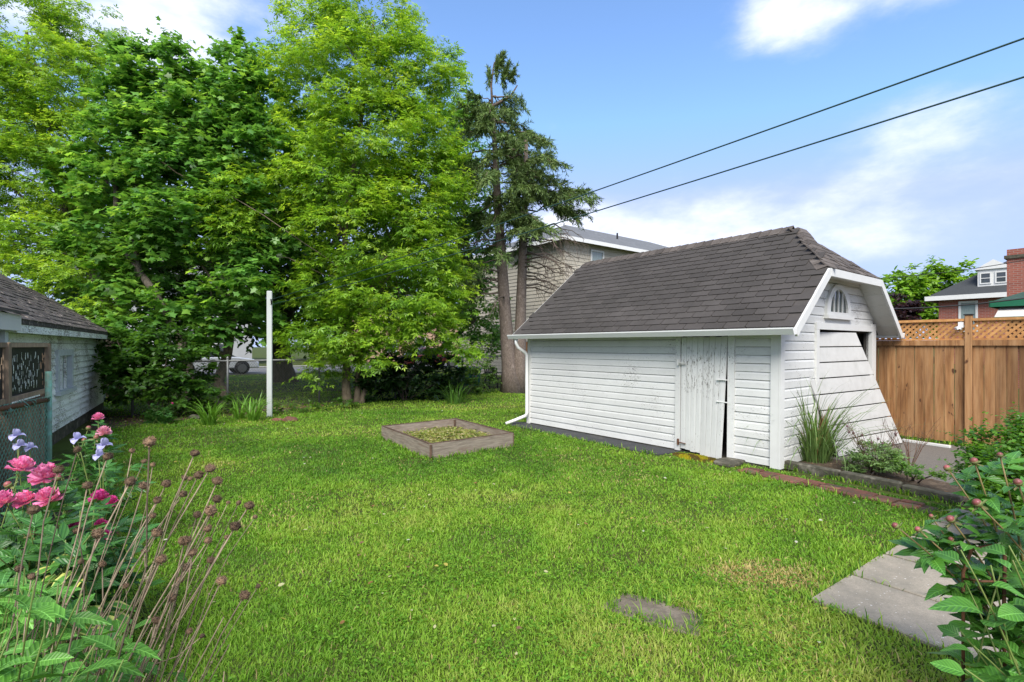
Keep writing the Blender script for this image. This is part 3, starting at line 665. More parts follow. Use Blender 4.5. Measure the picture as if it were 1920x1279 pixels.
# ================================================================== chain link
def chain(mb, x0, x1, z0, z1, pitch, r):
    h = z1 - z0; n_ = int((x1 - x0) / pitch) + 1; run = h * .82
    for k in range(-int(run / pitch) - 1, n_):
        for sgn in (1, -1):
            a, b_ = x0 + k * pitch, x0 + k * pitch + run
            za, zb = (z0, z1) if sgn > 0 else (z1, z0)
            if b_ <= x0 or a >= x1: continue
            A, B = a, b_
            if A < x0: za2 = za + (x0 - A) / run * (zb - za); A = x0
            else: za2 = za
            if B > x1: zb2 = za + (x1 - a) / run * (zb - za); B = x1
            else: zb2 = zb
            y = .003 * sgn
            mb.tube([(A, y, za2), (B, y, zb2)], r, 3, False)
    return mb
clf = thing('chain_link_fence', 'grey chain link fence running behind the lawn under the trees', 'fence', G(0, 11.1), ROT)
for x in (-6.3, -4.43, -2.23, 0, 2.38, 4.4):
    p = MB().tube([(x, 0, -.02), (x, 0, 1.28)], .026, 8).obj('post', MAT['galv'], clf, True); MB().lathe([(.031, 0), (.031, .02), (.016, .05)], 8, (x, 0, 1.28)).obj('post_cap', MAT['galv'], p)
MB().tube([(-6.3, 0, 1.225), (4.4, 0, 1.225)], .021, 8).obj('top_rail', MAT['galv'], clf, True)
tag(chain(MB(), -6.3, 4.4, .04, 1.215, .062, .0022).obj('chain_mesh', MAT['galv'], clf), kind='stuff')

A_, B_ = Vector((-4.3, 4.75, 0)), Vector((-3.7, 3.15, 0)); dd = B_ - A_
gf = thing('green_chain_link_fence', 'short green coated chain link fence in front of the black slotted screen', 'fence', A_, math.atan2(dd.y, dd.x))
for x, h_ in ((0, 1.36), (dd.length, 1.2)): MB().tube([(x, 0, -.02), (x, 0, h_)], .027, 8).obj('post', MAT['greenwire'], gf, True)
MB().tube([(0, 0, 1.1), (dd.length, 0, 1.1)], .021, 8).obj('top_rail', MAT['rust'], gf, True)
tag(chain(MB(), 0, dd.length, .05, 1.13, .05, .0034).obj('chain_mesh', MAT['greenwire'], gf), kind='stuff')
for k in range(9):                      # twists of green tie wire
    x = .06 + k * .185 + random.uniform(-.05, .05)
    MB().tube([(x + .03 * math.cos(a) + .004 * a, .03 * math.sin(a), 1.1 + .03 * math.sin(a * 1.1 + k)) for a in np.linspace(0, 9, 14)], .004, 4).obj('tie_wire', MAT['greenwire'], gf)

# black slotted screen on a board fence
A_, B_ = Vector((-4.73, 5.2, 0)), Vector((-3.92, 3.8, 0)); dd = B_ - A_; SLn = dd.length
sc = thing('slotted_screen', 'black slotted privacy screen in a brown timber frame above old boards', 'screen', A_, math.atan2(dd.y, dd.x))
for x in (.02, 1.19, SLn - .02): MB().bb((x - .035, -.035, -.02), (x + .035, .035, 1.62)).obj('post', MAT['cedar_dark'], sc)
for z in (1.06, 1.13, 1.585):
    for a_, b_ in ((.057, 1.153), (1.227, SLn - .057)): MB().bb((a_, -.025, z), (b_, .025, z + .04)).obj('rail', MAT['cedar_dark'], sc)
for a_, b_ in ((.058, 1.152), (1.228, SLn - .058)):
    nx, nz = int((b_ - a_) / .0085), 41; hole = np.zeros((nx, nz), bool); rs = np.random.default_rng(int(a_ * 10) + 3)
    for _ in range(int(nx * .85)):
        i, j, l = rs.integers(2, nx - 3), rs.integers(2, nz - 9), rs.integers(3, 8)
        if hole[i - 1:i + 3, j - 1:j + l + 1].any(): continue
        hole[i:i + rs.integers(1, 3), j:j + l] = True
    vs_, fs_ = [], []
    for i in range(nx + 1):
        for j in range(nz + 1): vs_.append((a_ + (b_ - a_) * i / nx + .0025 * math.sin(j * .8 + i), 0, 1.17 + .415 * j / nz))
    fs_ = [(i * (nz + 1) + j, (i + 1) * (nz + 1) + j, (i + 1) * (nz + 1) + j + 1, i * (nz + 1) + j + 1) for i in range(nx) for j in range(nz) if not hole[i, j]]
    MB().add(vs_, fs_).obj('slotted_panel', MAT['black_panel'], sc)
n_ = int(SLn / .14)
for i in range(n_): MB().bb((i * SLn / n_ + .004, -.06, .03), ((i + 1) * SLn / n_ - .004, -.037, 1.055 + random.uniform(-.01, .01))).obj('picket', MAT['cedar_dark'], sc)

# ================================================================== neighbour's shed
SC = Vector((-10.17, 12.8, 0)); sdv = Vector((.527, -.85, 0)).normalized()
sh_ = thing('neighbour_shed', 'weathered white clapboard shed with peeling paint and mossy black roof', 'shed', SC, math.atan2(sdv.y, sdv.x))
SLEN, SH, SD = 8.3, 1.80, 4.6
MB().bb((0, -SD, -.02), (SLEN, -.03, .22)).obj('foundation', MAT['concrete_dark'], sh_)
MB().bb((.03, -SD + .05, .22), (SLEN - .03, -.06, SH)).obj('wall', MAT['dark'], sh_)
wx0, wx1, wz0, wz1 = 4.15, 5.2, .87, 1.47
z = .22; k = 0
while z < SH - .02:
    h = .118
    for a, b_ in (((.07, wx0 - .1), (wx1 + .1, SLEN)) if (z + h > wz0 - .06 and z < wz1 + .03) else ((.07, SLEN),)):
        # long runs are pieced from shorter boards
        cuts = [a] + ([a + (b_ - a) * random.uniform(.3, .7)] if b_ - a > 4 else []) + [b_]
        for c0, c1 in zip(cuts, cuts[1:]):
            zz = z + random.uniform(-.004, .004); q = [(c0 + .003, -.06, zz), (c0 + .003, -.003 + random.uniform(-.004, .006), zz + .003), (c0 + .003, -.03, zz + h - .004), (c0 + .003, -.06, zz + h - .004)]
            MB().prism(q, (c1 - c0 - .006, 0, 0)).obj('siding_board', MAT['shed'], sh_)
    z += h; k += 1
MB().bb((-.01, -.1, .2), (.068, .012, SH)).obj('corner_board', MAT['shedtrim'], sh_)
sw = MB().bb((wx0 - .1, -.058, wz0 - .02), (wx0 + .03, .022, wz1 + .06)).bb((wx1 - .03, -.058, wz0 - .02), (wx1 + .1, .022, wz1 + .06)).bb((wx0 + .031, -.058, wz1 - .04), (wx1 - .031, .02, wz1 + .058)).obj('window', MAT['shedtrim'], sh_)
MB().bb((wx0 - .14, -.058, wz0 - .09), (wx1 + .14, .06, wz0 - .022)).obj('window_sill', MAT['shedtrim'], sw)
MB().bb((wx0 + .031, -.055, wz0 - .02), (wx1 - .031, -.05, wz1 - .042)).obj('pane', MAT['glass_green'], sw)
for x in (wx0 + .3, wx0 + .62): MB().bb((x - .025, -.049, wz0 - .02), (x + .025, -.02, wz1 - .043)).obj('muntin', MAT['shed'], sw)
srz = .64; yR = -SD / 2
def srf(x, y): return SH + .09 + srz * (.22 - y)
q = [(-.28, .22, srf(0, .22)), (SLEN + .2, .22, srf(0, .22)), (SLEN + .2, yR, srf(0, yR)), (-.28, yR, srf(0, yR))]
sroof = MB().prism(q, (0, 0, -.05)).obj('roof', MAT['shingle_left'], sh_)
q = [(p[0], 2 * yR - p[1], p[2]) for p in q]; MB().prism(q, (0, 0, -.05)).obj('roof_slope', MAT['shingle_left'], sroof)
sa = math.atan(srz); stab = tab(.3, .19); n_r = 16; cnt = 0
for r_ in range(n_r):
    d = r_ * .165
    for c_ in range(29):
        x = -.28 + .15 + c_ * .3 + (r_ % 2) * .15
        if x > SLEN + .1: continue
        M = Matrix.Translation(Vector((x, .22 - d * math.cos(sa), srf(0, .22) + d * math.sin(sa) + .003))) @ Matrix.Rotation(math.pi, 4, 'Z') @ Matrix.Rotation(sa, 4, 'X') @ Matrix.Rotation(random.gauss(0, .03), 4, 'Z') @ Matrix.Rotation(max(0, random.gauss(.03, .05)), 4, 'X')
        if random.random() < .05: continue
        cnt += 1
        if cnt <= 300: link('shingle', stab, MAT['shingle_left'], sroof, M)
MB().bb((-.27, .19, SH - .055), (SLEN + .18, .215, SH + .045)).obj('fascia', MAT['shed'], sroof)
MB().bb((-.26, -.06, SH - .02), (SLEN + .17, .188, SH + .0)).obj('soffit', MAT['shedtrim'], sroof)

# porch roof corner beside the shed
pr = thing('porch', 'white fascia porch roof with brown shingles beside the peeling shed', 'porch', Vector((-5.48, 5.72, 0)), math.atan2(sdv.y, sdv.x))
MB().bb((0, -1.6, 1.76), (2.2, 0, 1.94)).obj('fascia', MAT['white'], pr, bevel=.004)
MB().prism([(-.05, .05, 1.945), (2.25, .05, 1.945), (2.25, -1.65, 2.5), (-.05, -1.65, 2.5)], (0, 0, .03)).obj('roof', MAT['shingle_old'], pr)
MB().bb((.12, -.2, -.02), (.24, -.08, 1.758)).obj('post', MAT['shedtrim'], pr); MB().bb((2.0, -.2, -.02), (2.12, -.08, 1.758)).obj('post', MAT['shedtrim'], pr)
MB().bb((.10, -1.5, -.02), (2.1, -.5, 1.758)).obj('wall', MAT['shedtrim'], pr)

# ================================================================== clothesline
pb = gp(505.5, 783)
cp = thing('clothesline_post', 'tall square white clothesline post standing at the lawn edge', 'post', pb, R(20))
MB().bb((-.055, -.055, -.05), (.055, .055, 2.81)).obj('shaft', MAT['post'], cp, bevel=.012)
MB().bb((-.07, -.07, -.02), (.07, .07, .03)).obj('foot', MAT['galv'], cp)
pu = MB().lathe([(.05, -.012), (.035, 0), (.05, .012)], 14, (.045, -.085, 2.56), Matrix.Rotation(R(90), 3, 'Y')).obj('pulley', MAT['cable'], cp); MB().bar((.03, -.06, 2.63), (.045, -.085, 2.50), .02, .02).obj('hook', MAT['cable'], pu)
e0 = Vector((pb.x + .06, pb.y - .09, 2.61)); f0 = Vector((pb.x + .06, pb.y - .09, 2.50))
e1 = at(1920, 55, 2.6); f1 = at(1920, 118, 2.6)
def sagline(a, b, sag, ext, n=40):
    out = []
    for i in range(n + 1):
        f_ = i / n * ext; p = a.lerp(b, f_); p.z -= sag * 4 * (f_ / ext) * (1 - f_ / ext); out.append(p)
    return out
cl = thing('clothesline', 'long green clothesline strung double from the white post over the garden', 'clothesline', e0)
for a, b_, s_ in ((e0, e1, .10), (f0, f1, .13)):
    MB().tube([p - e0 for p in sagline(a, b_ + Vector((0, 0, .04)), s_, 1.45)], .0055, 5).obj('line', MAT['rope'], cl, True)

# utility cables beyond the fence
for (p, q, r_, lab) in (((at(1560, 525, 22), at(2020, 468, 18), .014, 'thin black utility cable crossing in front of the distant maple')), ((at(1540, 578, 17), at(2060, 537, 15), .022, 'thick black utility cable sagging above the cedar fence'))):
    o = MB().tube([v_ - p for v_ in sagline(p, q, .25, 1.0, 24)], r_, 5).obj('utility_cable', MAT['cable'], None, True); o.location = p; tag(o, lab, 'cable')

# ================================================================== houses
def fbox(name, a, b, m, par): return MB().bb(a, b).obj(name, m, par)
def window(par, face, u, z0, w, h, fr, gl, horiz=True):
    """face: 'x' (wall at local x=0 facing -x) or 'y' (wall at y=0 facing -y); u along the wall"""
    def bx(u0, u1, za, zb, d0, d1): 
        return ((-d1, u0, za), (-d0, u1, zb)) if face == 'x' else ((u0, -d1, za), (u1, -d0, zb))
    t = .09; mb = MB()
    for q in ((u, u + t, z0, z0 + h), (u + w - t, u + w, z0, z0 + h), (u + t, u + w - t, z0 + h - t, z0 + h), (u + t, u + w - t, z0, z0 + t)): mb.bb(*bx(*q, .0, .05))
    wo_ = mb.obj('window', fr, par)
    MB().bb(*bx(u + t, u + w - t, z0 + t, z0 + h - t, .004, .012)).obj('pane', gl, wo_)
    if horiz: MB().bb(*bx(u + t, u + w - t, z0 + h * .5 - .025, z0 + h * .5 + .025, .013, .035)).obj('meeting_rail', fr, wo_)
    return wo_
BEIGE = pm('beige_vinyl_siding', (.47, .43, .355), (.43, .395, .325), 3, .7, .05, rnd=.04)
GREYROOF = pm('grey_roof', (.155, .16, .165), (.105, .11, .115), 12, .95, .4, c3=(.2, .205, .21), s3=3)
h1 = thing('beige_house', 'two storey beige clapboard house with grey hip roof behind the garage', 'house', G(9.8, 14.0), ROT)
HT, HD, HL = 6.55, 9.0, 17.0
fbox('wall', (.03, .03, -.05), (HL, HD, HT), BEIGE, h1)
for i in range(36):
    z = .0 + i * .18
    MB().prism([(.0, -.0, z), (.012, -.0, z + .176), (.012, .03, z + .176), (.0, .03, z)], (0, HD, 0)).add([], []).obj('siding_board', BEIGE, h1) if False else None
    MB().prism([(.0, .03, z), (.022, .03, z + .176), (.03, .03, z + .176), (.03, .03, z)], (0, HD - .03, 0)).obj('siding_board', BEIGE, h1)
    MB().prism([(.03, .0, z), (.03, .022, z + .176), (.03, .03, z + .176), (.03, .03, z)], (HL - .03, 0, 0)).obj('siding_board', BEIGE, h1)
ov = .45; RH = 2.1
e = [(-ov, -ov, HT), (HL + ov, -ov, HT), (HL + ov, HD + ov, HT), (-ov, HD + ov, HT), (HD / 2, HD / 2, HT + RH), (HL - HD / 2, HD / 2, HT + RH)]
rf = MB().add(e, [(0, 1, 5, 4), (1, 2, 5), (2, 3, 4, 5), (3, 0, 4), (3, 2, 1, 0)]).obj('roof', GREYROOF, h1)
for a, b_ in (((-ov - .02, -ov - .02, HT - .16), (HL + ov, -ov, HT + .02)), ((-ov - .02, -ov - .001, HT - .16), (-ov, HD + ov, HT + .02))): fbox('gutter', a, b_, MAT['gutter'], rf)
MB().lathe([(.05, 0), (.05, .75)], 8, (6.6, 2.4, HT + .8)).obj('vent_pipe', MAT['cable'], rf)
window(h1, 'y', 1.75, 5.0, .95, 1.25, MAT['white'], MAT['glass_green']); window(h1, 'y', 5.2, 5.0, .95, 1.25, MAT['white'], MAT['glass_green'])

def brickmat(name, c1, c2, mo_, sc_=4.6):
    m, nt, b = nodes(name); tcn = mn(nt, 'ShaderNodeTexCoord'); sp_ = mn(nt, 'ShaderNodeSeparateXYZ'); nt.links.new(tcn.outputs['Object'], sp_.inputs[0])
    ad = mn(nt, 'ShaderNodeMath', operation='ADD'); nt.links.new(sp_.outputs[0], ad.inputs[0]); nt.links.new(sp_.outputs[1], ad.inputs[1])
    cb = mn(nt, 'ShaderNodeCombineXYZ'); nt.links.new(ad.outputs[0], cb.inputs[0]); nt.links.new(sp_.outputs[2], cb.inputs[1])
    bt_ = mn(nt, 'ShaderNodeTexBrick'); bt_.inputs['Scale'].default_value = 1; bt_.inputs['Brick Width'].default_value = .22; bt_.inputs['Row Height'].default_value = .075; bt_.inputs['Mortar Size'].default_value = .008
    bt_.inputs['Color1'].default_value = (*c1, 1); bt_.inputs['Color2'].default_value = (*c2, 1); bt_.inputs['Mortar'].default_value = (*mo_, 1); nt.links.new(cb.outputs[0], bt_.inputs['Vector'])
    nt.links.new(bt_.outputs[0], b.inputs['Base Color']); b.inputs['Roughness'].default_value = .9; return m
RB = brickmat('red_brick', (.30, .085, .055), (.21, .058, .04), (.26, .19, .16)); TB = brickmat('tan_brick', (.46, .27, .16), (.38, .22, .14), (.42, .36, .30))
DKROOF = pm('charcoal_roof', (.055, .06, .062), (.035, .038, .04), 14, .95, .4); GNROOF = pm('green_roof', (.045, .085, .07), (.028, .058, .047), 10, .9, .4)
GREEN = pm('green_trim', (.012, .12, .062), (.012, .10, .05), 5, .5, 0); AWN = pm('pale_awning', (.56, .53, .50), (.50, .47, .44), 5, .7, 0)
def wallbrick(par, a, b_, m): return fbox('wall', a, b_, m, par)
# red brick house with dormer: wall at local x=0 faces us, far corner at y=0, nearer along -y
h2 = thing('red_brick_house', 'red brick house with charcoal roof and white dormer beyond the cedar fence', 'house', Vector((37.5, 45, -1.2)), ROT); h2.scale = (1.73,) * 3
wallbrick(h2, (.0, -9, -.05), (9, 0, 4.05), RB)
e = [(-.45, -9.45, 4.05), (9.45, -9.45, 4.05), (9.45, .45, 4.05), (-.45, .45, 4.05), (4.5, -4.5, 7.4)]
rf = MB().add(e, [(0, 1, 4), (1, 2, 4), (2, 3, 4), (3, 0, 4), (3, 2, 1, 0)]).obj('roof', DKROOF, h2)
fbox('fascia', (-.48, -9.45, 3.88), (-.45, .45, 4.1), MAT['white'], rf); fbox('fascia', (-.45, .451, 3.88), (9.45, .48, 4.1), MAT['white'], rf)
window(h2, 'x', -1.5, 2.3, .72, 1.5, MAT['white'], MAT['glass_green'], False); window(h2, 'x', -6.1, 2.2, 1.0, 1.65, MAT['white'], MAT['glass_green'], False)
dm = fbox('dormer', (.2, -2.6, 4.36), (3.0, -1.45, 5.3), MAT['white'], h2)
MB().add([(.1, -2.72, 5.302), (.1, -1.33, 5.302), (.1, -2.02, 5.75), (3.2, -2.72, 5.302), (3.2, -1.33, 5.302), (3.2, -2.02, 5.75)], [(0, 2, 1), (3, 4, 5), (0, 3, 5, 2), (1, 2, 5, 4), (0, 1, 4, 3)]).obj('dormer_roof', MAT['white'], dm)
for u in (-2.5, -1.95):
    wi = MB()
    for (a, b_, c_, d_) in ((u, u + .05, 4.6, 5.15), (u + .37, u + .42, 4.6, 5.15), (u + .05, u + .37, 5.10, 5.15), (u + .05, u + .37, 4.6, 4.65), (u + .05, u + .37, 4.86, 4.89)): wi.bb((.16, a, c_), (.198, b_, d_))
    wi = wi.obj('window', MAT['white'], dm); fbox('pane', (.185, u + .05, 4.65), (.197, u + .37, 5.10), MAT['glass'], wi)
# green roofed brick house with awning, nearer
c3_ = at(1835, 560, 19.5)
h3 = thing('green_roof_house', 'red brick house with green roof, green edged awning and tall chimney', 'house', Vector((c3_.x + .9, c3_.y - .2, 0)), ROT)
wallbrick(h3, (.0, -8, -.05), (7, 0, 3.25), RB)
MB().add([(-.5, -8.4, 3.25), (7, -8.4, 3.25), (7, .4, 3.25), (-.5, .4, 3.25), (3.4, -4, 5.2)], [(0, 1, 4), (1, 2, 4), (2, 3, 4), (3, 0, 4), (3, 2, 1, 0)]).obj('roof', GNROOF, h3)
fbox('fascia', (-.54, -8.4, 3.05), (-.501, .4, 3.28), GREEN, h3); fbox('fascia', (-.5, .401, 3.05), (7, .44, 3.28), GREEN, h3)
aw = MB().prism([(-.02, -7.5, 3.05), (-.02, .2, 3.05), (-1.1, .2, 2.62), (-1.1, -7.5, 2.62)], (0, 0, .03)).obj('awning', AWN, h3)
fbox('awning_edge', (-1.13, -7.5, 2.5), (-1.101, .2, 2.64), GREEN, aw); fbox('awning_edge', (-1.1, .201, 2.5), (-.02, .23, 2.64), GREEN, aw)
fbox('porch_screen', (-.06, -7, .9), (-.01, -.9, 2.45), MAT['glass'], h3)
for u in (-.9, -2.4, -3.9, -5.4): fbox('porch_post', (-.14, u - .05, -.02), (-.061, u + .05, 3.0), MAT['cedar_dark'], h3)
ch = wallbrick(h3, (.25, -.95, 3.0), (1.2, 0.05, 5.25), RB); ch.name = 'chimney'
fbox('chimney_cap', (.18, -1.02, 4.9), (1.27, .12, 5.02), MAT['concrete_dark'], ch)
# far houses across the street
h4 = thing('tan_brick_house', 'tan brick house with white windows across the street', 'house', G(13.5, 44), ROT)
wallbrick(h4, (0, 0, -.05), (10, 8, 5.6), TB)
MB().add([(-.4, -.4, 5.6), (10.4, -.4, 5.6), (10.4, 8.4, 5.6), (-.4, 8.4, 5.6), (3.5, 4, 7.6), (6.5, 4, 7.6)], [(0, 1, 5, 4), (1, 2, 5), (2, 3, 4, 5), (3, 0, 4), (3, 2, 1, 0)]).obj('roof', DKROOF, h4)
for u in (1.2, 4.4, 7.6):
    for z in (.9, 3.6): window(h4, 'y', u, z, 1.2, 1.5, MAT['white'], MAT['glass'])
h5 = thing('pale_house', 'pale grey two storey house across the street behind the tree trunks', 'house', G(-9, 45), ROT)
PALE = pm('pale_siding', (.36, .37, .38), (.31, .32, .33), 2, .8, 0)
wallbrick(h5, (0, 0, -.05), (12, 8, 6.0), PALE)
MB().add([(-.4, -.4, 6.0), (12.4, -.4, 6.0), (12.4, 8.4, 6.0), (-.4, 8.4, 6.0), (-.4, 4, 8.8), (12.4, 4, 8.8)], [(0, 1, 5, 4), (1, 2, 5), (2, 3, 4, 5), (3, 0, 4), (3, 2, 1, 0)]).obj('roof', GREYROOF, h5)
for u in (1.2, 5.0, 9.0):
    for z in (1.0, 3.9): window(h5, 'y', u, z, 1.3, 1.5, MAT['white'], MAT['glass'])

# ================================================================== cars parked along the street
def car(label, loc, rz, paint):
    c_ = thing('parked_car', label, 'car', loc, rz, 'cars parked along the street')
    prof = [(-2.2, .32), (-2.22, .62), (-2.1, .86), (-1.55, .95), (1.0, .97), (1.95, .82), (2.2, .62), (2.22, .34)]
    xs = []
    body = MB(); vs_, fs_ = [], []
    n_ = len(prof)
    for y, k in ((-.88, .97), (-.80, 1.0), (.80, 1.0), (.88, .97)):
        for (x, z) in prof: vs_.append((x * (k if abs(y) > .85 else 1), y, (z - .62) * (k if abs(y) < .85 else .88) + .62))
    for s_ in range(3):
        for i in range(n_): fs_.append((s_ * n_ + i, s_ * n_ + (i + 1) % n_, (s_ + 1) * n_ + (i + 1) % n_, (s_ + 1) * n_ + i))
    fs_ += [tuple(range(n_))[::-1], tuple(range(3 * n_, 4 * n_))]
    body.add(vs_, fs_).obj('body', paint, c_, bevel=.02)
    q = [(-1.75, .93), (-1.05, 1.38), (.25, 1.40), (1.1, .95)]
    gl = MB().add([(x, -.78 if z < 1 else -.62, z) for x, z in q] + [(x, .78 if z < 1 else .62, z) for x, z in q], [(0, 1, 2, 3), (7, 6, 5, 4), (0, 4, 5, 1), (2, 6, 7, 3), (0, 3, 7, 4)]).obj('windows', MAT['glass'], c_)
    MB().add([(-1.07, -.63, 1.381), (.27, -.63, 1.401), (.27, .63, 1.401), (-1.07, .63, 1.381), (-.9, -.5, 1.44), (.1, -.5, 1.45), (.1, .5, 1.45), (-.9, .5, 1.44)], [(0, 1, 5, 4), (1, 2, 6, 5), (2, 3, 7, 6), (3, 0, 4, 7), (4, 5, 6, 7), (3, 2, 1, 0)]).obj('roof', paint, c_)
    for x in (-.45,): 
        for y in (-1, 1): MB().bar((x, y * .79, .94), (x - .02, y * .635, 1.39), .05, .02).obj('pillar', paint, c_)
    for x in (-1.33, 1.33):
        for y in (-1, 1):
            w_ = MB().lathe([(.0, -.11), (.26, -.11), (.33, -.09), (.335, 0), (.33, .09), (.26, .11), (0, .11)], 20, (x, y * .80, .335), Matrix.Rotation(R(90), 3, 'X')).obj('wheel', MAT['black_plastic'], c_, True)
            MB().lathe([(.06, -.125), (.23, -.12), (.235, .12), (.06, .125)], 10, (x, y * .80, .335), Matrix.Rotation(R(90), 3, 'X')).obj('rim', MAT['galv'], w_)
            MB().lathe([(.385, -.09), (.385, .1)], 20, (x, y * .79, .37), Matrix.Rotation(R(90), 3, 'X')).obj('wheel_arch', MAT['black_plastic'], c_)
    for y in (-.6, .6): MB().box((2.17, y, .68), (.09, .32, .1)).obj('headlight', MAT['gutter'], c_); MB().box((-2.17, y, .72), (.09, .32, .1)).obj('tail_light', RB, c_)
    return c_
WPAINT = pm('white_car_paint', (.72, .73, .74), None, 3, .25, 0, spec=.6); RPAINT = pm('red_car_paint', (.10, .018, .016), None, 3, .25, 0, spec=.6); DPAINT = pm('dark_car_paint', (.06, .065, .075), None, 3, .25, 0, spec=.6)
car('white parked car seen through the chain link fence', G(-2.12, 29.7, .004), ROT, WPAINT)
car('red parked car behind the hedge and the pale bush', G(11.6, 29.7, .004), ROT, RPAINT)

# ================================================================== plastic chair and tub behind the fence
ch = thing('plastic_chair', 'black plastic slatted garden chair behind the chain link fence', 'chair', Vector((-.66, 18.75, 0)), R(25))
BP = MAT['black_plastic']
MB().prism([(-.25, -.25, .40), (.25, -.25, .42), (.23, .22, .36), (-.23, .22, .36)], (0, 0, .03)).obj('seat', BP, ch)
for i in range(7):
    x = -.21 + i * .07; MB().bar((x * .9, .22, .38), (x * 1.15, .36, .84 - abs(x) * .35), .05, .018, up=(0, -1, 0)).obj('back_slat', BP, ch)
MB().bar((-.26, .285, .6), (.26, .285, .6), .03, .05).obj('back_rail', BP, ch)
for sx_ in (-1, 1):
    MB().bar((sx_ * .29, -.26, .60), (sx_ * .28, .27, .58), .07, .025).obj('armrest', BP, ch)
    MB().bar((sx_ * .29, -.24, 0), (sx_ * .27, -.22, .59), .05, .05).obj('leg', BP, ch); MB().bar((sx_ * .27, .30, 0), (sx_ * .24, .2, .4), .05, .05).obj('leg', BP, ch)
TEAL = pm('teal_plastic', (.02, .22, .24), None, 3, .4, 0)
tb = thing('plastic_tub', 'teal plastic tub standing behind the chain link fence', 'tub', Vector((-1.75, 20.8, 0)))
MB().lathe([(.42, 0), (.5, .62), (.54, .64), (.54, .68), (.47, .68), (.40, .05)], 18).obj('basin', TEAL, tb, True)
MB().lathe([(.535, 0), (.56, .02), (.535, .04)], 18, (0, 0, .68)).obj('rim', TEAL, tb, True)
# ================================================================== foliage tools
LANCE = (np.array([(0, 0, 0), (.42, -.24, .07), (1, 0, -.06), (.42, .24, .07)]), np.array([(0, 1, 2), (0, 2, 3)]))
OVAL = (np.array([(0, 0, 0), (.3, -.3, .06), (.72, -.25, .04), (1, 0, -.05), (.72, .25, .04), (.3, .3, .06)]), np.array([(0, 1, 2), (0, 2, 3), (0, 3, 4), (0, 4, 5)]))
_mp = [(0, 0), (.02, -.33), (.28, -.22), (.42, -.56), (.58, -.24), (1.0, 0), (.58, .24), (.42, .56), (.28, .22), (.02, .33)]
MAPLE = (np.array([(a, b_, -.10 * (a - .3) ** 2 - .12 * abs(b_)) for a, b_ in _mp]), np.array([(0, 1, 2), (0, 2, 4), (2, 3, 4), (0, 4, 5), (0, 5, 6), (0, 6, 8), (6, 7, 8), (0, 8, 9)]))
TRI3 = (np.concatenate([np.array([(0, 0, 0), (.5, -.17, .05), (1, 0, -.08), (.5, .17, .05)]) @ np.array([[math.cos(a), math.sin(a), 0], [-math.sin(a), math.cos(a), 0], [0, 0, 1]]) * s_ + np.array([o_, 0, 0]) for a, s_, o_ in ((0, .68, .34), (.95, .55, .28), (-.95, .55, .28))]),
        np.concatenate([np.array([(0, 1, 2), (0, 2, 3)]) + 4 * k for k in range(3)]))
def leaf_arrays(tmpl, pos, axis, nor, size):
    tv, tf = tmpl; x = unit(axis); z = unit(nor - x * np.sum(nor * x, -1, keepdims=True)); y = np.cross(z, x)
    V = pos[:, None] + size[:, None, None] * (tv[None, :, 0:1] * x[:, None] + tv[None, :, 1:2] * y[:, None] + tv[None, :, 2:3] * z[:, None])
    Fc = (np.arange(len(pos))[:, None, None] * len(tv) + tf[None]).reshape(-1, tf.shape[1]); return V.reshape(-1, 3), Fc
def leaf_mesh_obj(name, tmpl, pos, axis, nor, size, colr, m, parent, base, kind=None):
    V, Fc = leaf_arrays(tmpl, pos, axis, nor, size); k = len(tmpl[0])
    return build(name, V - np.array(base), Fc, m, parent, np.repeat(colr, k, axis=0), kind=kind)
def sprays(cen, rad, outw, rng, twigs, lpt, droop, size, pal, flat=.6, up=.15, sj=.25, tone=.22):
    """leaves along drooping twigs around each bough centre"""
    N = len(cen); T = N * twigs
    c = np.repeat(cen, twigs, 0); r = np.repeat(rad, twigs); ow = np.repeat(outw, twigs, 0)
    o = c + unit(rng.normal(0, 1, (T, 3))) * (r * rng.uniform(0, .6, T))[:, None] * np.array([1, 1, flat])
    d = unit(.55 * ow + unit(rng.normal(0, 1, (T, 3))) * np.array([.95, .95, .5]) + np.array([0, 0, up])); Ln = r * rng.uniform(.55, 1.2, T)
    f = (np.arange(lpt) + .6) / lpt; f = np.tile(f, T) + rng.normal(0, .03, T * lpt)
    o, d, Ln, ow2 = (np.repeat(a, lpt, 0) for a in (o, d, Ln, ow)); q = (Ln * f)
    p = o + d * q[:, None]; p[:, 2] -= droop * q * q
    side = unit(np.cross(d, np.array([0, 0, 1.0]) + rng.normal(0, .2, d.shape))) * np.where(np.arange(len(p)) % 2, 1, -1)[:, None]
    ax = d * .55 + side * .75 + np.array([0, 0, -.38]) + rng.normal(0, .28, p.shape)
    nr_ = np.array([0, 0, 1.0]) + ow2 * .45 + rng.normal(0, .38, p.shape)
    pal = np.array(pal); br = np.repeat(rng.uniform(0, 1, N), twigs * lpt)
    w = np.clip(.55 * br + .45 * rng.uniform(0, 1, len(p)) * 1.0 + .22 * (f - .6), 0, .999) * (len(pal) - 1); i = w.astype(int); fr = (w - i)[:, None]
    cl_ = (pal[i] * (1 - fr) + pal[np.minimum(i + 1, len(pal) - 1)] * fr) * (1 + rng.normal(0, tone, (len(p), 1)).clip(-.5, .6))
    return p, ax, nr_, size * (1 + rng.normal(0, sj, len(p))).clip(.4, 1.7), cl_
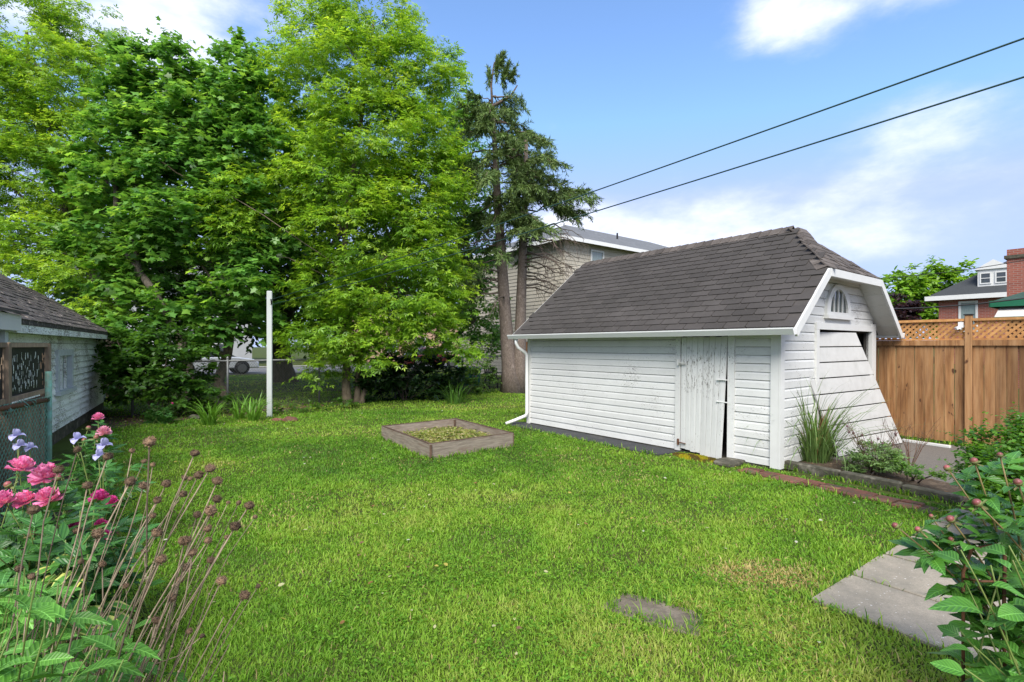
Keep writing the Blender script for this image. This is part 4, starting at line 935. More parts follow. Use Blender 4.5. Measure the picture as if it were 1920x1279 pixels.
def blobs_to_boughs(bl, rng, per, Yc, br=(.35, .7)):
    """bl: (px, py, rx, ry, Y or None, weight); boughs fill each lobe of the crown, denser towards its skin"""
    C, Rr, O = [], [], []
    for (x, y, rx, ry, Y, *dr) in bl:
        Y = Y or Yc; c = np.array(at(x, y, Y)); k = Y / F; a = np.array([rx * k, dr[0] if dr else (rx + ry) * .5 * k, ry * k])
        n_ = max(4, int(per * (a[0] * a[1] * a[2]) ** (2 / 3))); u = unit(rng.normal(0, 1, (n_, 3))); rr = rng.uniform(.25, 1, n_) ** .5
        C.append(c + u * rr[:, None] * a); Rr.append(rng.uniform(*br, n_)); O.append(unit(u * a + np.array([0, 0, .25])))
    return np.concatenate(C), np.concatenate(Rr), np.concatenate(O)
def crook(a, b, rng, n=6, amp=.08):
    a, b = Vector(a), Vector(b); L_ = (b - a).length; out = []
    for i in range(n + 1):
        f_ = i / n; p = a.lerp(b, f_); w = math.sin(math.pi * f_) * amp * .45 * L_; out.append(p + Vector((rng.normal(0, .5), rng.normal(0, .5), .35 + rng.normal(0, .3))) * w)
    return out
def tree(name, label, base, trunks, bl, Yc, pal, leaf, size, per, twigs, lpt, droop, seed, bark, limbs=14, br=(.35, .7), group=None, kind_cat='tree', flat=.6, mat_=None):
    rng = np.random.default_rng(seed); base = Vector(base); t = thing(name, label, kind_cat, base, 0, group)
    C, Rr, O = blobs_to_boughs(bl, rng, per, Yc, br)
    tops = []
    for (pts, r0, r1) in trunks:
        P = []; pts = [Vector(p) for p in pts]
        for a, b_ in zip(pts, pts[1:]):
            for k in range(3): P.append(a.lerp(b_, k / 3) + Vector((rng.normal(0, .02), rng.normal(0, .02), 0)))
        P.append(pts[-1]); n_ = len(P); P[0] = pts[0] - Vector((0, 0, .05))
        rd = [(r0 + (r1 - r0) * (i / (n_ - 1))) * (1.35 if i == 0 else 1.08 if i == 1 else 1) for i in range(n_)]
        MB().tube([p - base for p in P], rd, 9).obj('trunk', bark, t, True); tops.append((P, rd))
    idx = rng.choice(len(C), min(limbs, len(C)), replace=False)
    for i in idx:
        c = Vector(C[i]); P, rd = tops[rng.integers(len(tops))]
        cand = [k for k in range(len(P)) if P[k].z < c.z - .1]
        if not cand or c.z - P[cand[0]].z < 1.2: continue
        k = max(cand[-1] - int(rng.integers(0, 3)), len(P) // 4)
        q = crook(P[k], c, rng); r0 = min(rd[k] * .55, .09); MB().tube([p - base for p in q], [r0 + (.012 - r0) * j / 6 for j in range(7)], 5).obj('limb', bark, t, True)
    p, ax, nn, sz, cl_ = sprays(C, Rr, O, rng, twigs, lpt, droop, size, pal, flat)
    leaf_mesh_obj('crown', leaf, p, ax, nn, sz, cl_, mat_ or MAT['leaf'], t, base)
    return t, len(p)
NLEAF = 0
YG = [(.08, .19, .018), (.155, .31, .026), (.25, .42, .034), (.38, .52, .05)]
MG = [(.06, .17, .035), (.10, .25, .045), (.15, .32, .05), (.24, .41, .06)]
DG = [(.035, .095, .02), (.065, .155, .028), (.11, .215, .036)]
# bright box elder in the middle
b3 = gp(652, 757)
tr3 = [([b3, at(648, 700, 14.3), at(640, 560, 14.4), at(650, 380, 14.6), at(690, 160, 14.8), at(700, 40, 14.9)], .125, .03),
       ([b3 + Vector((.22, .1, 0)), at(672, 690, 14.5), at(690, 560, 14.6), at(760, 380, 14.8), at(790, 240, 15)], .085, .02),
       ([b3 + Vector((.35, .1, 0)), at(695, 700, 14.5), at(735, 640, 14.6), at(800, 560, 14.7)], .07, .02)]
bl3 = [(700, 40, 95, 65, 15), (590, 70, 70, 75, 15), (640, 150, 130, 80, 14.6), (760, 150, 75, 95, 15), (690, 260, 150, 90, 14.4), (800, 260, 45, 90, 15), (640, 340, 130, 80, 14.2), (770, 380, 85, 90, 14.5),
       (700, 440, 150, 80, 14.0), (820, 480, 50, 80, 14.6), (620, 530, 90, 55, 13.9), (740, 560, 125, 70, 13.9), (650, 620, 110, 45, 13.7), (800, 615, 65, 50, 14.0), (860, 655, 38, 26, 14.2), (565, 635, 42, 28, 13.7), (700, 660, 90, 30, 13.8), (450, 370, 62, 45, 13.4), (430, 430, 50, 45, 13.4), (520, 350, 40, 40, 13.8), (610, 690, 25, 40, 13.8), (832, 150, 32, 50, 15.4), (845, 330, 36, 60, 15.2), (850, 560, 32, 50, 14.6)]
_, n_ = tree('box_elder', 'bright yellow-green box elder with several stems at the lawn edge', b3, tr3, bl3, 14.4, YG, TRI3, .165, 48, 7, 8, .35, 31, MAT['bark_light'], 22, (.3, .62)); NLEAF += n_
# left box elder behind the shed
b1 = Vector((-12.6, 16.2, 0))
bl1 = [(40, 60, 100, 80, 16), (150, 60, 70, 50, 16.5), (110, 150, 110, 80, 15.5), (10, 190, 80, 100, 15.5), (130, 260, 100, 70, 15.2), (40, 330, 110, 80, 15), (-60, 250, 80, 160, 15.5), (120, 380, 70, 50, 15), (175, 130, 45, 45, 16), (150, 520, 85, 48, 13.6), (60, 450, 80, 50, 14.4), (190, 570, 50, 26, 13.4), (-50, 440, 80, 80, 15)]
_, n_ = tree('box_elder', 'tall yellow-green box elder rising behind the peeling shed', b1, [([b1, at(200, 560, 16), at(130, 420, 15.8), at(60, 200, 15.8), at(50, 60, 16)], .2, .04), ([b1 + Vector((.2, .1, 1.5)), at(215, 430, 15.6), at(150, 150, 16)], .13, .03)], bl1, 15.5, YG, TRI3, .165, 44, 7, 8, .35, 32, MAT['bark'], 16, (.3, .62)); NLEAF += n_
# Norway maple
b2 = Vector((-7.95, 14.3, 0))
bl2 = [(250, 140, 45, 55, 14.6), (315, 125, 60, 45, 14.8), (285, 190, 90, 60, 14.4), (390, 175, 60, 45, 15), (455, 130, 48, 65, 14.8), (470, 200, 80, 60, 14.5), (360, 240, 120, 55, 14.2), (240, 280, 80, 55, 14.2), (480, 290, 95, 60, 14.2), (340, 320, 120, 60, 13.9), (230, 380, 80, 55, 13.9), (440, 380, 90, 60, 14.1), (330, 410, 110, 55, 13.7), (220, 460, 60, 40, 13.8), (340, 400, 60, 30, 13.0), (520, 430, 60, 60, 14.3), (300, 490, 70, 36, 13.6), (470, 480, 70, 40, 13.9), (430, 545, 62, 28, 12.9), (470, 510, 40, 26, 12.9), (395, 600, 46, 24, 13.4), (475, 590, 46, 24, 13.6), (365, 645, 36, 20, 13.2), (500, 630, 30, 16, 14.0)]
_, n_ = tree('norway_maple', 'dark green maple with large lobed leaves and a curved slim trunk', b2, [([b2, at(408, 715, 14.2), at(430, 640, 14.1), at(436, 540, 14.1), at(420, 380, 14.2), at(400, 200, 14.5)], .17, .03)], bl2, 14.3, MG, MAPLE, .155, 46, 6, 7, .25, 33, MAT['bark_light'], 16, (.32, .62), flat=.32); NLEAF += n_
# leaning tree with forked trunk between the shed and the maple
b4 = Vector((-8.3, 13.25, 0))
bl4 = [(215, 640, 60, 30, 12.6), (330, 560, 60, 35, 13), (250, 590, 70, 30, 13.2), (170, 440, 80, 40, 13.6), (210, 520, 60, 36, 13.4), (380, 620, 40, 30, 13.4), (300, 250, 90, 70, 14.8), (180, 330, 80, 50, 14.6)]
_, n_ = tree('leaning_maple', 'leaning tree with crooked bare brown trunk beside the shed', b4, [([b4, at(352, 690, 13.2), at(340, 640, 13.2), at(300, 565, 13.3), at(245, 490, 13.5), at(218, 430, 13.7), at(215, 330, 14.2)], .14, .06), ([at(262, 515, 13.45), at(250, 440, 13.7), at(290, 400, 14)], .07, .03)], bl4, 13.5, MG, MAPLE, .17, 34, 6, 6, .25, 34, MAT['bark'], 8, (.3, .55), flat=.4); NLEAF += n_
# big dark tree beyond the chain link
b5 = gp(530, 716)
bl5 = [(520, 330, 180, 120, 22), (330, 420, 180, 110, 21), (640, 430, 170, 130, 21), (480, 520, 170, 70, 20.5), (250, 540, 130, 70, 20), (780, 520, 110, 100, 21), (130, 480, 130, 90, 20), (600, 590, 90, 40, 20), (380, 600, 110, 30, 20), (300, 640, 90, 26, 19.5), (640, 640, 70, 24, 20), (470, 610, 60, 24, 21)]
_, n_ = tree('shade_tree', 'large dark shade tree with a thick trunk beyond the chain link fence', b5, [([b5, at(525, 640, 22.2), at(520, 520, 22), at(515, 300, 22)], .52, .12), ([at(525, 620, 22.1), at(450, 500, 21.5), at(380, 400, 21)], .25, .06), ([at(528, 600, 22.1), at(610, 480, 21.5), at(660, 400, 21)], .25, .06)], bl5, 21, DG, OVAL, .21, 22, 6, 7, .2, 35, MAT['bark'], 14, (.55, 1.0)); NLEAF += n_
# mid green tree behind the spruce
b6 = G(2.2, 15.5)
bl6 = [(880, 470, 60, 90, 20), (900, 590, 50, 60, 19.5), (850, 370, 50, 80, 20.5), (840, 260, 35, 60, 20.5), (905, 640, 35, 25, 19.3), (872, 260, 34, 60, 20.5), (858, 180, 28, 45, 20.5), (885, 370, 40, 60, 20.2)]
_, n_ = tree('ash_tree', 'slim mid green tree standing just behind the spruce', b6, [([b6, at(890, 600, 20), at(870, 400, 20.3), at(845, 220, 20.5)], .12, .03)], bl6, 20, MG, LANCE, .16, 40, 6, 8, .3, 36, MAT['bark'], 8, (.35, .7)); NLEAF += n_
# trees beyond the street and the cedar fence
for i, (x, y, rx, ry, Y, pal, lab) in enumerate(((1757, 560, 108, 66, 62, YG[:3], 'round bright green maple behind the red brick house'), (1690, 590, 30, 30, 56, [(.03, .016, .022), (.045, .022, .03)], 'dark purple-leaved tree beside the distant maple'),
        (330, 600, 150, 60, 56, MG, 'green street tree in front of the pale house roof'), (700, 590, 140, 70, 58, MG, 'green street tree between the pale and the tan brick house'))):
    c = at(x, y, Y); b_ = Vector((c.x, Y, 0)); k = Y / F
    lob = [(x, y, rx * .7, ry * .8, Y)] + [(x + rx * .75 * math.cos(a), y + ry * .6 * math.sin(a), rx * .42, ry * .5, Y + math.sin(a * 3) * 1.2) for a in np.linspace(0, 6.28, 8)[:-1]]
    if i == 0: lob.append((1680, 560, 22, 18, Y))
    _, n_ = tree('distant_tree', lab, b_, [([b_, b_.lerp(c, .6), c], .22 * k * 12 / 4, .05)], lob, Y, pal, OVAL, .45, 7, 6, 7, .15, 40 + i, MAT['bark'], 6, (.6, 1.1)); NLEAF += n_

# ================================================================== spruce
rng = np.random.default_rng(77); sb = gp(966, 736)
sp_ = thing('spruce_tree', 'tall sparse spruce with two bare lower trunks behind the garage', 'tree', sb)
YS = sb.y
T1 = [sb + Vector((-.08, 0, -.05)), at(955, 690, YS), at(948, 600, YS), at(940, 480, YS), at(932, 360, YS), at(926, 240, YS), at(922, 180, YS)]
T2 = [sb + Vector((.12, .1, -.05)), at(974, 690, YS), at(976, 600, YS + .1), at(980, 480, YS + .15), at(984, 380, YS + .2), at(987, 255, YS + .2)]
MB().tube([p - sb for p in T1], [.46, .26, .21, .17, .13, .07, .03], 10).obj('trunk', MAT['bark_spruce'], sp_, True)
MB().tube([p - sb for p in T2], [.40, .22, .185, .15, .11, .06], 10).obj('trunk', MAT['bark_spruce'], sp_, True)
MB().tube([p - sb for p in (at(924, 200, YS), at(940, 190, YS), at(958, 180, YS), at(970, 160, YS))], [.06, .05, .035, .02], 6).obj('dead_top', MAT['twig'], sp_, True)
MB().tube([p - sb for p in (at(924, 215, YS), at(921, 160, YS), at(926, 120, YS), at(936, 104, YS))], [.05, .035, .02, .01], 6).obj('leader', MAT['twig'], sp_, True)
def tpos(T, z):
    for a, b_ in zip(T, T[1:]):
        if a.z <= z <= b_.z: return a.lerp(b_, (z - a.z) / (b_.z - a.z))
    return T[-1].copy()
NP_, NA, NN, NC = [], [], [], []
def needles(path, f0, dens, tl, ri):
    """hanging side twigs with needles along the outer part of a bough"""
    n_ = max(3, int(dens * sum((b_ - a).length for a, b_ in zip(path, path[1:]))))
    for _ in range(n_):
        f_ = ri.uniform(f0, 1.0) * (len(path) - 1); i = min(int(f_), len(path) - 2); p = np.array(path[i].lerp(path[i + 1], f_ - i)); d = np.array((path[i + 1] - path[i]).normalized())
        sdir = unit(np.cross(d, [0, 0, 1]) * ri.choice([-1, 1]) * ri.uniform(.3, 1) + d * ri.uniform(.2, .9) + np.array([0, 0, ri.uniform(-.75, .15)])); L_ = tl * ri.uniform(.6, 1.3); k = 26
        fr = np.linspace(.05, 1, k); q = p + sdir * (L_ * fr)[:, None]; q[:, 2] -= .25 * (L_ * fr) ** 2
        NP_.append(q); NA.append(sdir + ri.normal(0, .55, (k, 3))); NN.append(ri.normal(0, .5, (k, 3)) + [0, 0, .8]); base_ = np.array([.11, .175, .06]) * ri.uniform(.7, 1.5) + np.array([.07, .08, 0.01]) * ri.uniform(0, 1) ** 2
        NC.append(base_ * (1 + ri.normal(0, .2, (k, 1))))
def bough(T, z, azm, L_, droop, foliage, f0=.35, dens=16, tl=.42, rise=.1):
    a = tpos(T, z); d = Vector((math.cos(azm), math.sin(azm), 0)); pts = []
    for i in range(7):
        f_ = i / 6; pts.append(a + d * L_ * f_ + Vector((0, 0, L_ * (rise * f_ - droop * f_ * f_ + .18 * max(0, f_ - .7)))) + Vector((rng.normal(0, .03), rng.normal(0, .03), rng.normal(0, .03))) * (i > 0) * L_)
    MB().tube([p - sb for p in pts], [.035 - .028 * i / 6 if L_ > 1 else .02 - .015 * i / 6 for i in range(7)], 5).obj('bough' if foliage else 'dead_bough', MAT['twig'], sp_, True)
    if foliage: needles(pts, f0, dens, tl, rng)
    else:
        mb = MB()
        for _ in range(int(L_ * 7)):
            f_ = rng.uniform(.3, 1) * 6; i = min(int(f_), 5); p = pts[i].lerp(pts[i + 1], f_ - i); e_ = p + Vector((rng.normal(0, .22) + d.x * .2, rng.normal(0, .22) + d.y * .2, -rng.uniform(.2, .9)))
            mb.tube([p - sb, p.lerp(e_, .5) - sb + Vector((rng.normal(0, .05), rng.normal(0, .05), .06)), e_ - sb], [.009, .006, .003], 3, False)
        tag(mb.obj('dead_twigs', MAT['twig'], sp_), kind='stuff')
az_r = lambda: rng.uniform(0, 6.283)
for z in np.linspace(5.6, 10.3, 58):
    T = T1 if rng.random() < .62 or z > 8.7 else T2
    L_ = np.interp(z, [5.6, 7.0, 8.6, 10.3], [2.1, 2.2, 1.8, .9]) * rng.uniform(.45, 1.3); bough(T, z, az_r(), L_, .45, True, .3, 26, .42)
for z in np.linspace(6.2, 8.6, 16): bough(T2, z, az_r(), rng.uniform(.8, 1.5), .35, True, .25, 24, .38)
for (x, y, s_) in ((880, 190, 1), (875, 215, 1), (905, 165, 1)): pass
bough(T1, 9.7, R(180), 1.1, .05, True, .3, 26, .3); bough(T1, 9.9, R(205), .9, -.1, True, .4, 26, .25); bough(T1, 9.5, R(150), 1.3, .1, True, .3, 24, .3)
for z, L_ in ((7.0, 2.3), (6.6, 2.5), (6.3, 2.1), (6.9, 1.9)): bough(T2, z, R(rng.uniform(-25, 20)), L_, .32, True, .45, 20, .4, .25)
for z in np.linspace(3.6, 5.8, 17): bough(T2, z, R(rng.uniform(-70, 45)), rng.uniform(1.0, 2.3), .42, False)
for z in np.linspace(3.2, 5.6, 14): bough(T1, z, R(rng.uniform(120, 300)), rng.uniform(.9, 2.0), .35, rng.random() < .55, .5, 9, .35)
for p in ((at(931, 118, YS)), (at(940, 105, YS)), (at(945, 140, YS)), (at(950, 128, YS)), at(918, 140, YS), at(962, 135, YS)):
    needles([tpos(T1, 9.9).lerp(p, .35), p.lerp(tpos(T1, 9.9), .25), p], .45, 34, .24, rng)
NP_, NA, NN, NC = map(np.concatenate, (NP_, NA, NN, NC))
NEEDLE = (np.array([(0, 0, 0), (.3, -.09, 0), (1, 0, 0), (.3, .09, 0)]), np.array([(0, 1, 2), (0, 2, 3)]))
leaf_mesh_obj('crown', NEEDLE, NP_, NA, NN, np.full(len(NP_), .14) * rng.uniform(.7, 1.3, len(NP_)), NC, MAT['needle'], sp_, sb)

# ================================================================== shrubs under the trees
def shrub(name, label, base, bl, Yc, pal, leaf, size, per, twigs, lpt, seed, stems=6, br=(.15, .32), droop=.4, cat='shrub', flat=.6):
    rng = np.random.default_rng(seed); base = Vector(base); t = thing(name, label, cat, base)
    C, Rr, O = blobs_to_boughs(bl, rng, per, Yc, br); C[:, 2] = np.maximum(C[:, 2], .06)
    for i in rng.choice(len(C), min(stems, len(C)), replace=False):
        q = crook(base + Vector((rng.normal(0, .05), rng.normal(0, .05), -.02)), Vector(C[i]), rng, 4, .1); MB().tube([p - base for p in q], [.013, .011, .009, .007, .004], 4).obj('stem', MAT['twig'], t)
    p, ax, nn, sz, cl_ = sprays(C, Rr, O, rng, twigs, lpt, droop, size, pal, flat); p[:, 2] = np.maximum(p[:, 2], .03)
    leaf_mesh_obj('foliage', leaf, p, ax, nn, sz, cl_, MAT['leaf'], t, base); return t
shrub('viburnum_shrub', 'dense mid green shrub with layered leaves against the shed corner', Vector((-7.75, 11.2, 0)), [(275, 700, 66, 52, 11.3), (300, 655, 62, 40, 11.4), (360, 690, 36, 40, 11.9), (215, 655, 30, 36, 11.9), (235, 715, 34, 42, 11.5), (330, 725, 36, 32, 11.2), (385, 748, 36, 24, 11.6), (250, 675, 45, 30, 11.6)], 11.3, [(.03, .085, .014), (.055, .14, .018), (.085, .19, .022)], OVAL, .10, 105, 7, 7, 51, 9)
shrub('ivy_hedge', 'dark green hedge overgrowing the chain link fence', Vector((-3.1, 14.9, 0)), [(720, 715, 45, 42, 14.7), (790, 712, 60, 45, 15.2), (840, 700, 36, 40, 15.6), (690, 735, 30, 26, 14.5), (750, 690, 60, 30, 15.1)], 15, [(.009, .03, .008), (.016, .045, .011), (.026, .065, .015)], OVAL, .10, 80, 7, 6, 52, 8)
shrub('low_bush', 'low pale green bush between the dark hedge and the spruce', Vector((-1.45, 16.6, 0)), [(880, 712, 28, 26, 16.6), (905, 700, 26, 24, 17), (855, 715, 24, 20, 16.3), (915, 655, 22, 18, 21), (935, 650, 12, 12, 21)], 16.6, [(.05, .12, .02), (.09, .18, .035), (.13, .22, .05)], OVAL, .09, 90, 6, 6, 53)
shrub('ground_ivy', 'leafy ground cover at the foot of the white clothesline post', gp(540, 770), [(450, 765, 40, 8, 12.2), (530, 768, 34, 7, 12.0), (580, 765, 40, 6, 12.4), (350, 765, 50, 12, 11.6), (620, 757, 50, 6, 13)], 12.2, [(.04, .10, .015), (.075, .16, .02)], OVAL, .07, 100, 5, 6, 54, 3)
shrub('right_bush', 'dense bright green bush beside the slab walkway', Vector((4.35, 4.35, 0)), [(1890, 860, 62, 50, 4.4), (1850, 900, 36, 40, 4.3), (1925, 930, 55, 60, 4.1), (1895, 960, 45, 45, 4.0), (1930, 810, 25, 25, 4.5)], 4.3, [(.045, .135, .014), (.08, .20, .018), (.13, .27, .025)], OVAL, .036, 900, 8, 8, 55, 14, (.10, .2))
shrub('grey_green_shrub', 'small grey-green shrub with dull purple seed heads in the planting bed', gp(1640, 893), [(1640, 860, 42, 30, 6.25), (1612, 872, 26, 20, 6.35), (1668, 872, 24, 20, 6.1)], 6.25, [(.10, .19, .065), (.16, .27, .09), (.22, .33, .12)], LANCE, .035, 900, 7, 7, 56, 10, (.07, .13))
shrub('low_herb', 'low bright herb with white flowers along the kerb', gp(1715, 905), [(1700, 880, 26, 12, 5.85), (1735, 890, 26, 10, 5.6), (1690, 868, 12, 12, 5.95), (1758, 893, 14, 9, 5.4)], 5.8, [(.06, .16, .02), (.11, .24, .03), (.20, .30, .10)], OVAL, .03, 900, 6, 6, 57, 5, (.05, .1))
MAT['dullp'] = pm('dull_purple', (.16, .10, .11), (.10, .07, .06), 30, .9, 0)
for (x, y, Y, n_, hgt, lab) in ((1640, 893, 6.25, 26, .62, 'spray of bare brown twigs with dull purple heads over the grey-green shrub'), (1705, 885, 6.0, 22, .6, 'spray of bare dead twigs behind the white flowered herb')):
    t = thing('dead_twig_plant', lab, 'plant', gp(x, y)); rr = random.Random(x)
    for k in range(n_):
        a = rr.uniform(0, 6.28); L_ = hgt * rr.uniform(.6, 1.1); e_ = Vector((math.cos(a) * L_ * .55, math.sin(a) * L_ * .4, L_)); m_ = e_ * .5 + Vector((rr.gauss(0, .02), rr.gauss(0, .02), .05))
        mb = MB().tube([(0, 0, -.01), m_, e_], [.004, .003, .0015], 4)
        for _ in range(3):
            s_ = m_.lerp(e_, rr.random()); mb.tube([s_, s_ + Vector((rr.gauss(0, .05), rr.gauss(0, .05), rr.uniform(.05, .13)))], [.002, .001], 3)
        st = mb.obj('stem', MAT['rust'] if k % 3 else MAT['twig'], t)
        if x == 1640 and k % 2: MB().lathe([(.004, -.01), (.016, 0), (.014, .014), (.003, .022)], 6, e_ * .92).obj('seed_head', MAT['dullp'], st)
# ================================================================== strap-leaved clumps
def blade_mesh(L_, w, bend, n=6, wav=.0):
    vs_, fs_ = [], []; x = z = 0; an = R(86)
    for i in range(n + 1):
        f_ = i / n; ww = w * (1 - f_ ** 2.2) * (.7 + .3 * min(1, f_ * 4)) + .0006; vs_ += [(x, -ww, z + ww * .3), (x, ww, z + ww * .3)]; an -= bend / n * (.4 + 1.2 * f_); x += math.cos(an) * L_ / n; z += math.sin(an) * L_ / n
    for i in range(n): fs_.append((2 * i, 2 * i + 1, 2 * i + 3, 2 * i + 2))
    return MB().add(vs_, fs_).mesh('leaf_blade', True)
def clump(name, label, base, n_, L_, w, bends, m, spread, seed, cat='plant'):
    rr = random.Random(seed); t = thing(name, label, cat, base); ms = [blade_mesh(L_, w, b_) for b_ in bends]
    for k in range(n_):
        a = rr.uniform(0, 6.283); r_ = spread * math.sqrt(rr.random()); o = link('leaf_blade', rr.choice(ms), m, t); o.location = (r_ * math.cos(a), r_ * math.sin(a), -.01); o.rotation_euler = (rr.gauss(0, .1), rr.gauss(.0 if n_ < 150 else .12, .16 if n_ < 150 else .22), a + rr.gauss(0, .5)); s_ = rr.uniform(.6, 1.12); o.scale = (s_, s_, s_)
    return t
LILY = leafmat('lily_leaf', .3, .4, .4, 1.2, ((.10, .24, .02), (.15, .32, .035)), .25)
DLILY = leafmat('dark_lily_leaf', .3, .4, .4, 1.2, ((.05, .13, .018), (.09, .20, .03)), .25)  # darker green copy of the lily leaf colour, shared by the iris blades
clump('day_lily', 'bright green day lily clump near the young peony bush', gp(393, 797), 70, .66, .015, (R(60), R(95), R(130)), LILY, .10, 1)
clump('day_lily', 'bright green day lily clump in the middle between two other lily clumps', gp(447, 786), 46, .6, .015, (R(50), R(85), R(120)), LILY, .10, 2)
clump('day_lily', 'bright green day lily clump right beside the white post', gp(475, 790), 50, .66, .015, (R(45), R(85), R(120)), LILY, .10, 3)
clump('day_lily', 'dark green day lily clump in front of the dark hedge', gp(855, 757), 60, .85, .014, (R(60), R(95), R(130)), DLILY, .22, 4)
OG = leafmat('ornamental_grass', .3, .5, .3, 1.2, ((.10, .20, .05), (.17, .25, .08)), .3); OGD = leafmat('dry_grass', .3, .6, .2, 1.1, ((.36, .24, .10), (.28, .16, .07)), .3)
og = clump('ornamental_grass', 'tall green ornamental grass clump against the garage front', Vector((4.13, 7.0, .03)), 280, 1.2, .0085, (R(45), R(80), R(115), R(145)), OG, .2, 5)
rr = random.Random(9); dm_ = blade_mesh(.95, .005, R(40))
for k in range(46):
    a = rr.uniform(0, 6.283); r_ = .12 * math.sqrt(rr.random()); o = link('dry_blade', dm_, OGD, og); o.location = (r_ * math.cos(a), r_ * math.sin(a), -.01); o.rotation_euler = (rr.gauss(0, .1), rr.gauss(0, .14), a); o.scale = (rr.uniform(.5, 1.0),) * 3
# ================================================================== near plants: every leaf, flower and stem a part
def leaflet(L_, w, curl, fold, n=5, tooth=0.0, off=(0, 0), ang_=0, mb=None):
    vs_, fs_ = [], []; ca, sa_ = math.cos(ang_), math.sin(ang_)
    for i in range(n + 1):
        u = i / n; ww = w * (math.sin(math.pi * u ** .72) ** .85 if 0 < u < 1 else (.06 if u == 0 else 0.0)) * (1 + tooth * (1 if i % 2 else -1)); zc_ = -curl * L_ * u * u + .06 * L_ * u
        for sgn in (-1, 0, 1):
            x, y, z = u * L_, sgn * ww, zc_ + (fold * ww if sgn else 0) - (.25 * ww if sgn and u > .6 else 0)
            vs_.append((off[0] + ca * x - sa_ * y, off[1] + sa_ * x + ca * y, z))
    for i in range(n):
        for k in range(2): a = 3 * i + k; fs_.append((a, a + 1, a + 4, a + 3))
    (mb or MB()).add(vs_, fs_); return mb
def simple_leaf(L_, w, curl, fold, n=6, tooth=0): mb = MB(); leaflet(L_, w, curl, fold, n, tooth, mb=mb); mb.tube([(-.015, 0, -.004), (.01, 0, 0)], .0016, 3); return mb.mesh('leaf', True)
def peony_leaf(L_, w, curl):
    mb = MB(); mb.tube([(-.05, 0, -.01), (.06 * L_ / .12, 0, 0)], .002, 3)
    for a, s_, o_ in ((0, 1.05, .05), (.75, .85, .03), (-.75, .85, .03), (1.35, .7, -.005), (-1.35, .7, -.005)): leaflet(L_ * s_, w * s_, curl, .35, 3, 0, (o_ * L_ / .12, 0), a, mb)
    return mb.mesh('leaf', True)
def orient(pos, axis, up, roll=0, s=1):
    x = Vector(axis).normalized(); z = Vector(up); z = (z - x * z.dot(x)); z = z.normalized() if z.length > 1e-4 else x.orthogonal().normalized(); y = z.cross(x)
    return Matrix.Translation(pos) @ Matrix((x, y, z)).transposed().to_4x4() @ Matrix.Rotation(roll, 4, 'X') @ Matrix.Scale(s, 4)
def bez(a, b, lean, n=8):
    """stem: leaves the ground steeply, then bends over to its tip"""
    a, b = Vector(a), Vector(b); c_ = Vector((a.x + (b.x - a.x) * lean, a.y + (b.y - a.y) * lean, a.z + (b.z - a.z) * .55)); return [a * (1 - t) ** 2 + c_ * 2 * t * (1 - t) + b * t * t for t in [i / n for i in range(n + 1)]]
def petal(L_, w, cup, ruf, seed, n=4, m=4):
    rr = random.Random(seed); vs_, fs_ = [], []
    for i in range(n + 1):
        u = i / n
        for j in range(m + 1):
            v_ = j / m * 2 - 1; ww = w * (u ** .6) * (1 - .35 * u ** 4); vs_.append((L_ * u * (1 - .12 * v_ * v_ * u) + rr.gauss(0, ruf) * u, v_ * ww + rr.gauss(0, ruf) * u, cup * L_ * (u * u * .6 + .35 * v_ * v_ * u) + rr.gauss(0, ruf) * u * 1.3))
    for i in range(n):
        for j in range(m): a = i * (m + 1) + j; fs_.append((a, a + 1, a + m + 2, a + m + 1))
    return vs_, fs_
def peony_flower(seed, Rf):
    mb = MB(); rr = random.Random(seed)
    for ring, (n_, tilt, L_, cup) in enumerate(((9, R(-8), 1.0, .5), (11, R(14), .98, .6), (13, R(34), .92, .6), (15, R(52), .82, .5), (15, R(68), .72, .4), (10, R(82), .62, .3))):
        for k in range(n_):
            a = 6.283 * k / n_ + ring * .4 + rr.gauss(0, .1); v_, f_ = petal(Rf * L_ * rr.uniform(.85, 1.1), Rf * .33 * L_, cup, Rf * .05, rr.random(), 3, 3)
            M = Matrix.Rotation(a, 3, 'Z') @ Matrix.Rotation(-tilt + rr.gauss(0, .1), 3, 'Y'); mb.add([M @ Vector(q) + Vector((0, 0, ring * Rf * .07)) for q in v_], f_)
    return mb.mesh('flower', True)
def iris_flower(seed, Rf):
    mb = MB(); rr = random.Random(seed)
    def arc(a0, a1, L_, w, turn):
        vs_, fs_ = [], []; x = z = 0; n_ = 6
        for i in range(n_ + 1):
            u = i / n_; ww = w * (.18 + .82 * math.sin(math.pi * min(1, u * .92) ** .9) ** .8) * (1 if u < 1 else .35)
            for j in range(5): v_ = j / 2 - 1; vs_.append((x + rr.gauss(0, .03) * w, v_ * ww, z + .22 * w * v_ * v_ + rr.gauss(0, .07) * w * abs(v_)))
            an = a0 + (a1 - a0) * u; x += math.cos(an) * L_ / n_; z += math.sin(an) * L_ / n_
        for i in range(n_):
            for j in range(4): a = i * 5 + j; fs_.append((a, a + 1, a + 6, a + 5))
        M = Matrix.Rotation(turn, 3, 'Z'); mb.add([M @ Vector(q) for q in vs_], fs_)
    for k in range(3): arc(R(55), R(-95), Rf * 1.25, Rf * .42, 2.094 * k); arc(R(50), R(135), Rf * 1.15, Rf * .42, 2.094 * k + 1.05)
    return mb.mesh('flower', True)
PETAL = leafmat('pink_petal', .25, .5, .3, 1.2, ((.62, .05, .27), (.92, .42, .66)), .12, 55); PETAL2 = leafmat('pale_pink_petal', .25, .5, .3, 1.2, ((.75, .22, .42), (.88, .55, .66)), .1, 55); MAGENTA = leafmat('magenta_petal', .25, .5, .3, 1.1, ((.5, .02, .2), (.80, .14, .44)), .1, 55)
